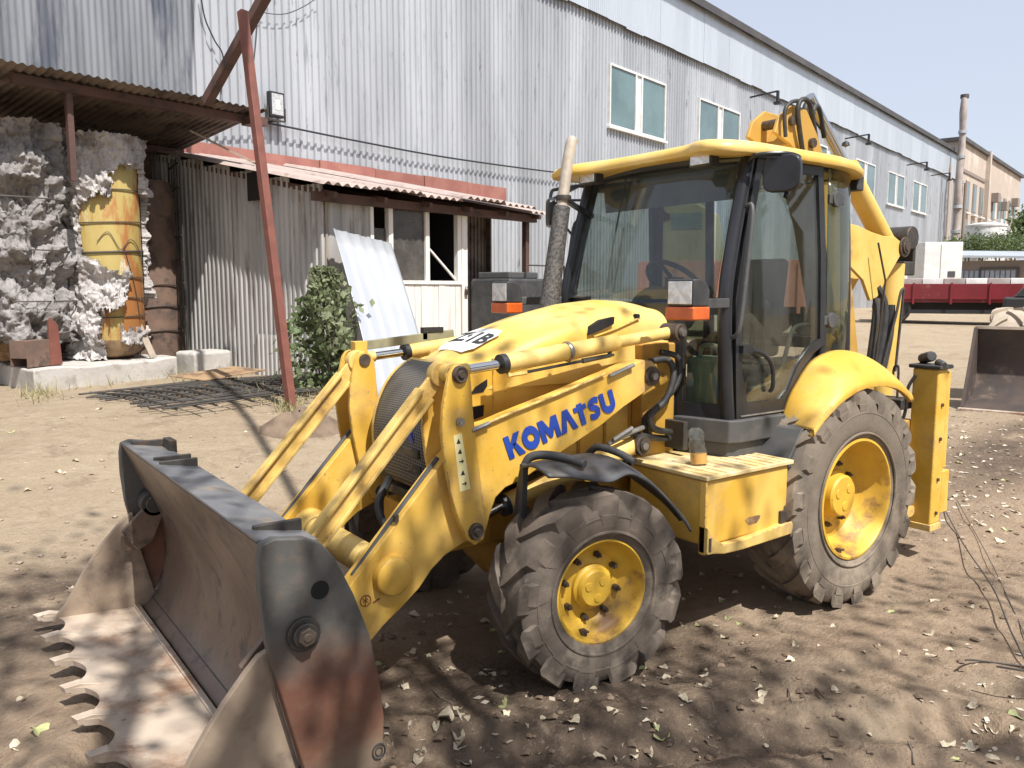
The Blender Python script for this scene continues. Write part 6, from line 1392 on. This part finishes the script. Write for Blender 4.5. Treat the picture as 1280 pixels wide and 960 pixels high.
part('boom_hose', MB().tube(spl([(-.60, .15, 2.9), (-.47, .17, 3.24), (-.55, .16, 3.34), (-.70, .12, 3.30), (-.82, .1, 3.05)], 6), .018, 8).tube(spl([(-.34, .17, 3.05), (-.32, .17, 3.22), (-.38, .17, 3.29), (-.48, .16, 3.32)], 6), .014, 8).tube(spl([(-.80, .02, 3.0), (-.74, .04, 3.30), (-.86, 0, 3.37), (-1.0, -.05, 3.2), (-1.05, -.05, 3.0)], 6), .022, 8).tube(spl([(-.84, .06, 3.0), (-.78, .08, 3.28), (-.90, .05, 3.34), (-1.06, .0, 3.15)], 6), .018, 8), MATS['rubber'], bm_, smooth=60)
# dipper cylinder: barrel down the back, chrome rod at the head
d0, d1 = Vector((-2.02, .0, 2.36)), Vector((-1.40, .0, 2.92)); dd_ = (d1-d0).normalized()
dc_ = part('dipper_cylinder', MB().cyl(d0, d1, .085), BY, bl, smooth=40, bevel=.01); part('piston_rod', MB().cyl(d1, d1+dd_*.75, .045), MATS['chrome'], dc_); part('gland', MB().cyl(d1-dd_*.02, d1+dd_*.03, .10), BY, dc_)
plp = pf(.14, [(1060, 279), (1073, 282), (1090, 290), (1105, 295), (1119, 296), (1128, 304), (1127, 317), (1119, 331), (1108, 350), (1097, 371), (1088, 376), (1079, 350), (1060, 330)])
dip = part('dipper_plate', MB().prism(plp, .11, .14).prism(plp, -.14, -.11), BY, bl, bevel=.006)
part('pivot_pin', MB().cyl((-2.06, -.2, 2.335), (-2.06, .17, 2.335), .055).cyl((-2.06, .17, 2.335), (-2.06, .18, 2.335), .035).cyl((-2.06, .14, 2.335), (-2.06, .155, 2.335), .085), MATS['bolt'], dip, bevel=.004)
dpp = [(-2.06, 2.28), (-2.22, 2.24), (-2.24, 2.1), (-2.20, 1.5), (-2.12, .72), (-1.98, .72), (-1.98, 1.5), (-2.02, 2.1)]
da = part('dipper_arm', MB().tube([(-2.14, .0, 2.20), (-2.11, .0, 1.55), (-2.04, .0, .70)], [.105, .10, .085], 20), BY, bl, smooth=50)
part('knuckle', MB().b2((-2.34, -.06, 2.10), (-2.16, .10, 2.22)).b2((-2.34, -.09, 2.2), (-2.30, .1, 2.46)).cyl((-2.24, -.10, 2.42), (-2.24, .12, 2.42), .10), MATS['dark_steel'], da, bevel=.012)
part('hose_guard', MB().tube(spl([(-1.62, .24, 1.30), (-1.80, .24, 1.75), (-1.86, .24, 1.95), (-1.90, .24, 1.98), (-1.92, .23, 1.92), (-1.86, .23, 1.3)], 5), .011, 8).tube([(-1.50, .25, 1.25), (-1.62, .24, 2.05), (-1.52, .22, 2.35)], .008, 8), MATS['dark_steel'], da)
part('valve_hose', MB().tube(spl([(-1.60, .18, 1.2), (-1.72, .18, 1.6), (-1.76, .16, 1.85), (-1.70, .12, 2.0)], 5), .035, 8).tube(spl([(-1.52, .18, 1.2), (-1.6, .18, 1.7), (-1.66, .15, 1.9)], 5), .03, 8).tube(spl([(-1.68, .2, 1.2), (-1.80, .2, 1.6), (-1.84, .18, 1.85)], 5), .03, 8), MATS['rubber'], da)
hb_pf = [(-2.0, .75), (-1.75, .62), (-1.62, .40), (-1.68, .18), (-1.95, .10), (-2.2, .22), (-2.18, .26), (-1.95, .15), (-1.72, .22), (-1.67, .40), (-1.78, .58), (-2.0, .70)]
hbk = part('digging_bucket', MB().prism(hb_pf, -.25, .25).prism([(-2.0, .75), (-1.75, .62), (-1.62, .40), (-1.68, .18), (-1.95, .10), (-2.2, .22)], .25, .27).prism([(-2.0, .75), (-1.75, .62), (-1.62, .40), (-1.68, .18), (-1.95, .10), (-2.2, .22)], -.27, -.25), MATS['dark_steel'], bl, bevel=.005)
for k in range(4): part('tooth', MB().box((-2.23, -.21+.14*k, .25), (.12, .05, .03)), MATS['steel'], hbk)
part('king_post', MB().b2((-1.62, -.2, .55), (-1.22, .2, 1.2)), MATS['yellow_dirty'], bl, bevel=.02)
# ------------------------------------------------------------------ bottle on the step, jerrycan in the cab
bz = .998
bt = thing('plastic_bottle', 'crumpled clear plastic bottle with orange drink standing on the step', 'bottle', (1.20, .79, bz), R(20))
bt.rotation_euler = (R(7), R(-3), R(20)); bt.scale = (1.1, 1.1, 1.1)
def bot(i, j):
    a = 2*math.pi*i; z = .19*j; r_ = .044 if z < .16 else .044*math.sqrt(max(.02, 1-((z-.16)/.034)**2))
    k = min(1, max(0, (z-.06)/.05)); r_ *= 1-.16*k+.10*k*math.sin(3*a+z*60)+.10*k*math.sin(5*a-z*45); return Vector((r_*math.cos(a)+.02*k*j, r_*math.sin(a), z))
part('shell', MB().grid(bot, 26, 20), MATS['bottle_glass'], bt, smooth=60)
part('drink', MB().cyl((0, 0, .003), (0, 0, .055), .0415), mat('orange_drink', (.66, .34, .05), None, rough=.2), bt)
jc = thing('jerrycan', 'pale green jerrycan standing in the cab behind the lower front pane', 'jerrycan', (.80, .52, 1.171))
part('can_body', MB().b2((-.09, -.13, 0), (.09, .13, .40)), mat('jerry_green', (.30, .36, .22), (.36, .41, .26), scale=6, rough=.5), jc, bevel=.03)
part('can_handle', MB().tube(spl([(0, -.09, .39), (0, -.07, .46), (0, .05, .46), (0, .07, .39)], 4), .014), MATS['jerry_green'], jc)
part('can_cap', MB().cyl((0, .10, .39), (0, .10, .435), .028), MATS['ink'], jc)
# ------------------------------------------------------------------ fallen leaves, each its own
def leaf_mesh(seed, kind):
    rr = random.Random(seed); n = 11; vs = [(0, 0, .0)]
    for k in range(n):
        a = 2*math.pi*k/n; r_ = .5*(.72+.28*abs(math.cos(a)))*(1+rr.uniform(-.16, .16)); vs.append((r_*math.cos(a), r_*.72*math.sin(a), .20*rr.random()+.14*math.cos(2*a+seed)))
    fs = [(0, 1+k, 1+(k+1) % n) for k in range(n)]
    mb = MB(); mb.add(vs, fs); mb.add([(-.5, -.012, .02), (-.5, .012, .02), (-.85, .05, .05), (-.85, .03, .05)], [(0, 1, 2, 3)])
    me = bpy.data.meshes.new('leaf'); me.from_pydata(mb.v, [], mb.f); me.shade_smooth(); me.materials.append(MATS[kind]); return me
LM = [leaf_mesh(k, 'dry_leaf') for k in range(6)]; GM = [leaf_mesh(k+20, 'olive_leaf') for k in range(3)]
regions = [((455, 770, 690, 955), 46, .085), ((690, 830, 900, 950), 26, .075), ((850, 735, 1000, 880), 26, .07), ((0, 850, 130, 955), 11, .10), ((480, 690, 640, 790), 14, .07), ((1000, 740, 1270, 880), 16, .065), ((1180, 850, 1278, 955), 14, .085), ((1180, 535, 1278, 680), 34, .085), ((0, 500, 140, 840), 10, .07), ((900, 880, 1180, 955), 6, .05), ((860, 690, 960, 760), 8, .07)]
for (x0, y0, x1, y1), n, sz in regions:
    for _ in range(n):
        x, y = rng.uniform(x0, x1), rng.uniform(y0, y1); P = on_ground(x, y)
        if 3.3 < P.x < 4.4 and -1.2 < P.y < 1.25: continue
        green = rng.random() < .12
        o = bpy.data.objects.new('fallen_leaf', rng.choice(GM if green else LM)); COL.objects.link(o)
        s_ = sz*rng.uniform(.55, 1.15); o.scale = (s_, s_*rng.uniform(.8, 1.1), s_); o.location = P+Vector((0, 0, .002)); o.rotation_euler = (rng.uniform(-.25, .25), rng.uniform(-.25, .25), rng.uniform(0, 6.28))
        if green: tag(o, 'olive green fallen leaf lying on the dirt', 'leaf', 'green fallen leaves')
        else: tag(o, 'pale dry fallen leaf lying on the dirt', 'leaf', 'dry fallen leaves')
# specific leaves that stand out
for x, y, s_, gr_, lab in ((629, 882, .075, 1, 'bright yellow-green leaf lying alone on the dark soil near the front wheel'), (557, 898, .12, 0, 'large withered leaf lying on the tyre rut'), (48, 915, .10, 1, 'curled green leaf lying on the soil below the bucket teeth'), (1162, 794, .07, 0, 'curled pale leaf standing on the bare dirt beyond the rear wheel')):
    P = on_ground(x, y); o = bpy.data.objects.new('fallen_leaf', (GM if gr_ else LM)[0]); COL.objects.link(o); o.scale = (s_, s_, s_); o.location = P+Vector((0, 0, .004)); o.rotation_euler = (.3, .2, x); tag(o, lab, 'leaf')
# ------------------------------------------------------------------ clods and pebbles, litter (uncountable)
def clods(n, regs, smin, smax, seed, mt, name, label):
    rr = random.Random(seed); mb = MB(); wts = [r[4] for r in regs]
    for _ in range(n):
        x0, y0, x1, y1, _w = rr.choices(regs, wts)[0]; x, y = rr.uniform(x0, x1), rr.uniform(y0, y1)
        s_ = smin+(smax-smin)*rr.random()**4; z = height(x, y)
        vs = []
        for dx, dy, dz in ((1, 0, 0), (-1, 0, 0), (0, 1, 0), (0, -1, 0), (0, 0, .8), (0, 0, -.5), (.6, .6, .4), (-.6, .5, .45), (.5, -.6, .4), (-.5, -.6, .5)):
            vs.append(Vector((x+dx*s_*rr.uniform(.6, 1.2), y+dy*s_*rr.uniform(.6, 1.2), z+dz*s_*rr.uniform(.5, .9)+.1*s_)))
        mb.add(vs, [(4, 6, 7), (4, 7, 9), (4, 9, 8), (4, 8, 6), (6, 0, 2), (6, 2, 7), (7, 2, 1), (7, 1, 9), (9, 1, 3), (9, 3, 8), (8, 3, 0), (8, 0, 6)])
    o = part(name, mb, MATS[mt], None, smooth=50); o['kind'] = 'stuff'; o['label'] = label; o['category'] = 'dirt'; return o
mat('clod', (.19, .14, .10), (.13, .095, .07), scale=5, rough=.95, spec=.1)
clods(3000, [(1.0, .9, 4.4, 3.2, 5), (-3, .6, 2, 3.2, 2.0), (3.3, -2.6, 5.2, -1.2, 1), (2.4, -.8, 3.6, 1.2, 1.4), (-6, -1.0, -2.5, 2.6, 1)], .004, .03, 3, 'clod', 'dirt_clods', 'loose clods and crumbs of dark soil')
clods(1800, [(-.5, -8, 5.2, -2.2, 3), (-9, -1.5, -1.0, 3.0, 3)], .005, .03, 4, 'stone', 'pebbles', 'small pale pebbles and crumbs scattered on the sandy yard')
rr = random.Random(9); mb = MB()
for _ in range(300):
    x, y = rr.choices([(rr.uniform(1180, 1280), rr.uniform(525, 650)), (rr.uniform(470, 900), rr.uniform(760, 950)), (rr.uniform(1150, 1280), rr.uniform(800, 955)), (rr.uniform(0, 340), rr.uniform(490, 700))], [5, 3, 2, 1.2])[0]
    P = on_ground(x, y); s_ = rr.uniform(.008, .03)*(1.4 if y < 660 else 1); a = rr.uniform(0, 6.28); e = Vector((math.cos(a), math.sin(a), rr.uniform(-.2, .2)))*s_; f = Vector((-math.sin(a), math.cos(a), rr.uniform(-.2, .3)))*s_*.6
    P = P+Vector((0, 0, .006)); mb.add([P-e, P+f, P+e, P-f], [(0, 1, 2, 3)])
o = part('litter', mb, MATS['litter'], None, smooth=0); o['kind'] = 'stuff'; o['label'] = 'crumbled leaf scraps and paper bits strewn on the ground'; o['category'] = 'litter'
# ------------------------------------------------------------------ twigs and wires
for k, (pts, rad) in enumerate((([(538, 862), (552, 876), (566, 882)], .006), ([(1020, 863), (1036, 880), (1050, 897)], .006), ([(985, 862), (989, 878), (994, 888)], .004), ([(690, 905), (720, 920), (760, 938)], .005), ([(1135, 930), (1141, 945), (1142, 958)], .005), ([(890, 880), (893, 897)], .005))):
    q = [on_ground(*p)+Vector((0, 0, .01)) for p in pts]; o = part('twig', MB().tube([v-q[0] for v in q], rad, 5), MATS['bark'], None); o.location = q[0]; tag(o, 'thin dry twig lying on the dirt', 'twig', 'dry twigs on the ground')
def lift(p, h_): v = on_ground(*p); v.z += h_; return v
q = [lift((1181, 640), .02), lift((1205, 690), .05), lift((1240, 750), .08), lift((1262, 800), .06), lift((1290, 850), .03)]
o = part('steel_wire', MB().tube([v-q[0] for v in spl(q, 6)], .005, 5), MATS['wire'], None); o.location = q[0]; tag(o, 'long thin rusty wire running along the ground from the stabilizer', 'wire')
q = [lift((1196, 628), .02), lift((1236, 705), .04), lift((1285, 810), .03)]
o = part('steel_wire', MB().tube([v-q[0] for v in spl(q, 6)], .003, 5), MATS['wire'], None); o.location = q[0]; tag(o, 'faint thin wire lying beside the long rusty wire', 'wire')
cq_ = on_ground(1268, 858); 
o = part('wire_coil', MB().tube(spl([Vector((.22*math.cos(a), .22*math.sin(a), .02+.16*(1+math.sin(a+1))*.5)) for a in [5.2*k/10 for k in range(11)]], 4), .006, 5), MATS['wire'], None); o.location = cq_; tag(o, 'springy loop of dark wire standing up from the dirt', 'wire coil')
# mound of soil at the foot of the red pole
b_ = on_ground(375, 535); mb = MB().grid(lambda i, j: (lambda a, r_: Vector((.55*r_*math.cos(a), .4*r_*math.sin(a), -.05+.24*(1-r_*r_)*(1+.5*noise.noise(Vector((3*r_*math.cos(a), 3*r_*math.sin(a), 2)))))))(2*math.pi*i, .02+j), 28, 10)
o = part('soil_heap', mb, MATS['clod'], None, smooth=60); o.location = b_; tag(o, 'small heap of brown soil beside the red pole foot', 'soil heap')
# dry grass at plinth and shed foot
mb = MB(); rr = random.Random(31)
for _ in range(900):
    t = rr.random(); c = rr.choice([(60, 482, 220, 470), (215, 472, 300, 478), (355, 512, 372, 520), (300, 500, 420, 505), (30, 494, 70, 492)])
    P = on_ground(c[0]+(c[2]-c[0])*t+rr.gauss(0, 6), c[1]+(c[3]-c[1])*t+rr.gauss(0, 5)); h_ = rr.uniform(.05, .22); a = rr.uniform(0, 6.28); w_ = Vector((math.cos(a), math.sin(a), 0))*.006
    tip = P+Vector((rr.gauss(0, .07), rr.gauss(0, .07), h_)); mb.add([P-w_, P+w_, tip], [(0, 1, 2)])
o = part('dry_grass', mb, mat('straw', (.36, .30, .17), (.26, .25, .11), scale=3, rough=.9), None, smooth=0); o['kind'] = 'stuff'; o['label'] = 'dry grass tufts along the plinth and shed foot'; o['category'] = 'grass'
# ------------------------------------------------------------------ trees behind the viewpoint that throw the dappled shade
tree('poplar_tree', 'half-bare poplar behind the viewpoint dappling the front bucket', (4.9, 8.0, height0(4.9, 8.0)), 10.5, .2, 101, 'leaf', 2600, .14, .45, 'yard trees', 4, (-.04, -.55))
tree('poplar_tree', 'leafier poplar behind the viewpoint dappling the ground beside the rear wheel', (2.0, 9.0, height0(2.0, 9.0)), 10.5, .2, 102, 'leaf', 2100, .14, .42, 'yard trees', 4, (.06, -.24))

# ------------------------------------------------------------------ unseen cable and pole, added only to cast the long shadow across the sand
up_ = thing('shadow_cable_pole', 'unseen wooden pole added behind the viewpoint to carry the shadow-casting cable', 'pole', (3.56, 9.7, height0(3.56, 9.7)))
part('mast', MB().cyl((0, 0, -.3), (0, 0, 7.6), .13, .10, 14), MATS['bark'], up_); part('cross_arm', MB().b2((-.5, -.05, 6.95), (.5, .05, 7.07)), MATS['wood'], up_)
for x in (-.4, 0, .4): part('insulator', MB().lathe([(.001, 0), (.03, 0), (.035, .04), (.02, .07), (.03, .1), (.001, .12)], (x, 0, 7.07), 'z', 12), MATS['trim_white'], up_)
ca, cb = Vector((3.56, 9.7, 7.12)), Vector((.16, -11.45, 9.75))
o = part('shadow_cable', MB().tube([ca.lerp(cb, k/20)-ca+Vector((0, 0, -.25*math.sin(math.pi*k/20))) for k in range(21)], .05, 8), MATS['rubber'], None); o.location = ca
tag(o, 'unseen thick black cable added overhead to cast a long shadow on the sand', 'cable')

# trees along the yard's open side (they show as reflections in the door glass)
for k, (x, y, hh) in enumerate(((-5.5, 10.5, 8.5), (-10.0, 9.5, 9.5), (-14.5, 11.5, 9.0), (-1.8, 13.5, 9.0))):
    tree('roadside_tree', ('young bushy', 'tall spreading', 'old broad', 'dense dark')[k]+' tree along the open side of the yard, out of view', (x, y, height0(x, y)), hh, .2, 300+k, 'leaf', 5200, .30, .55, 'trees on the open side', 3)
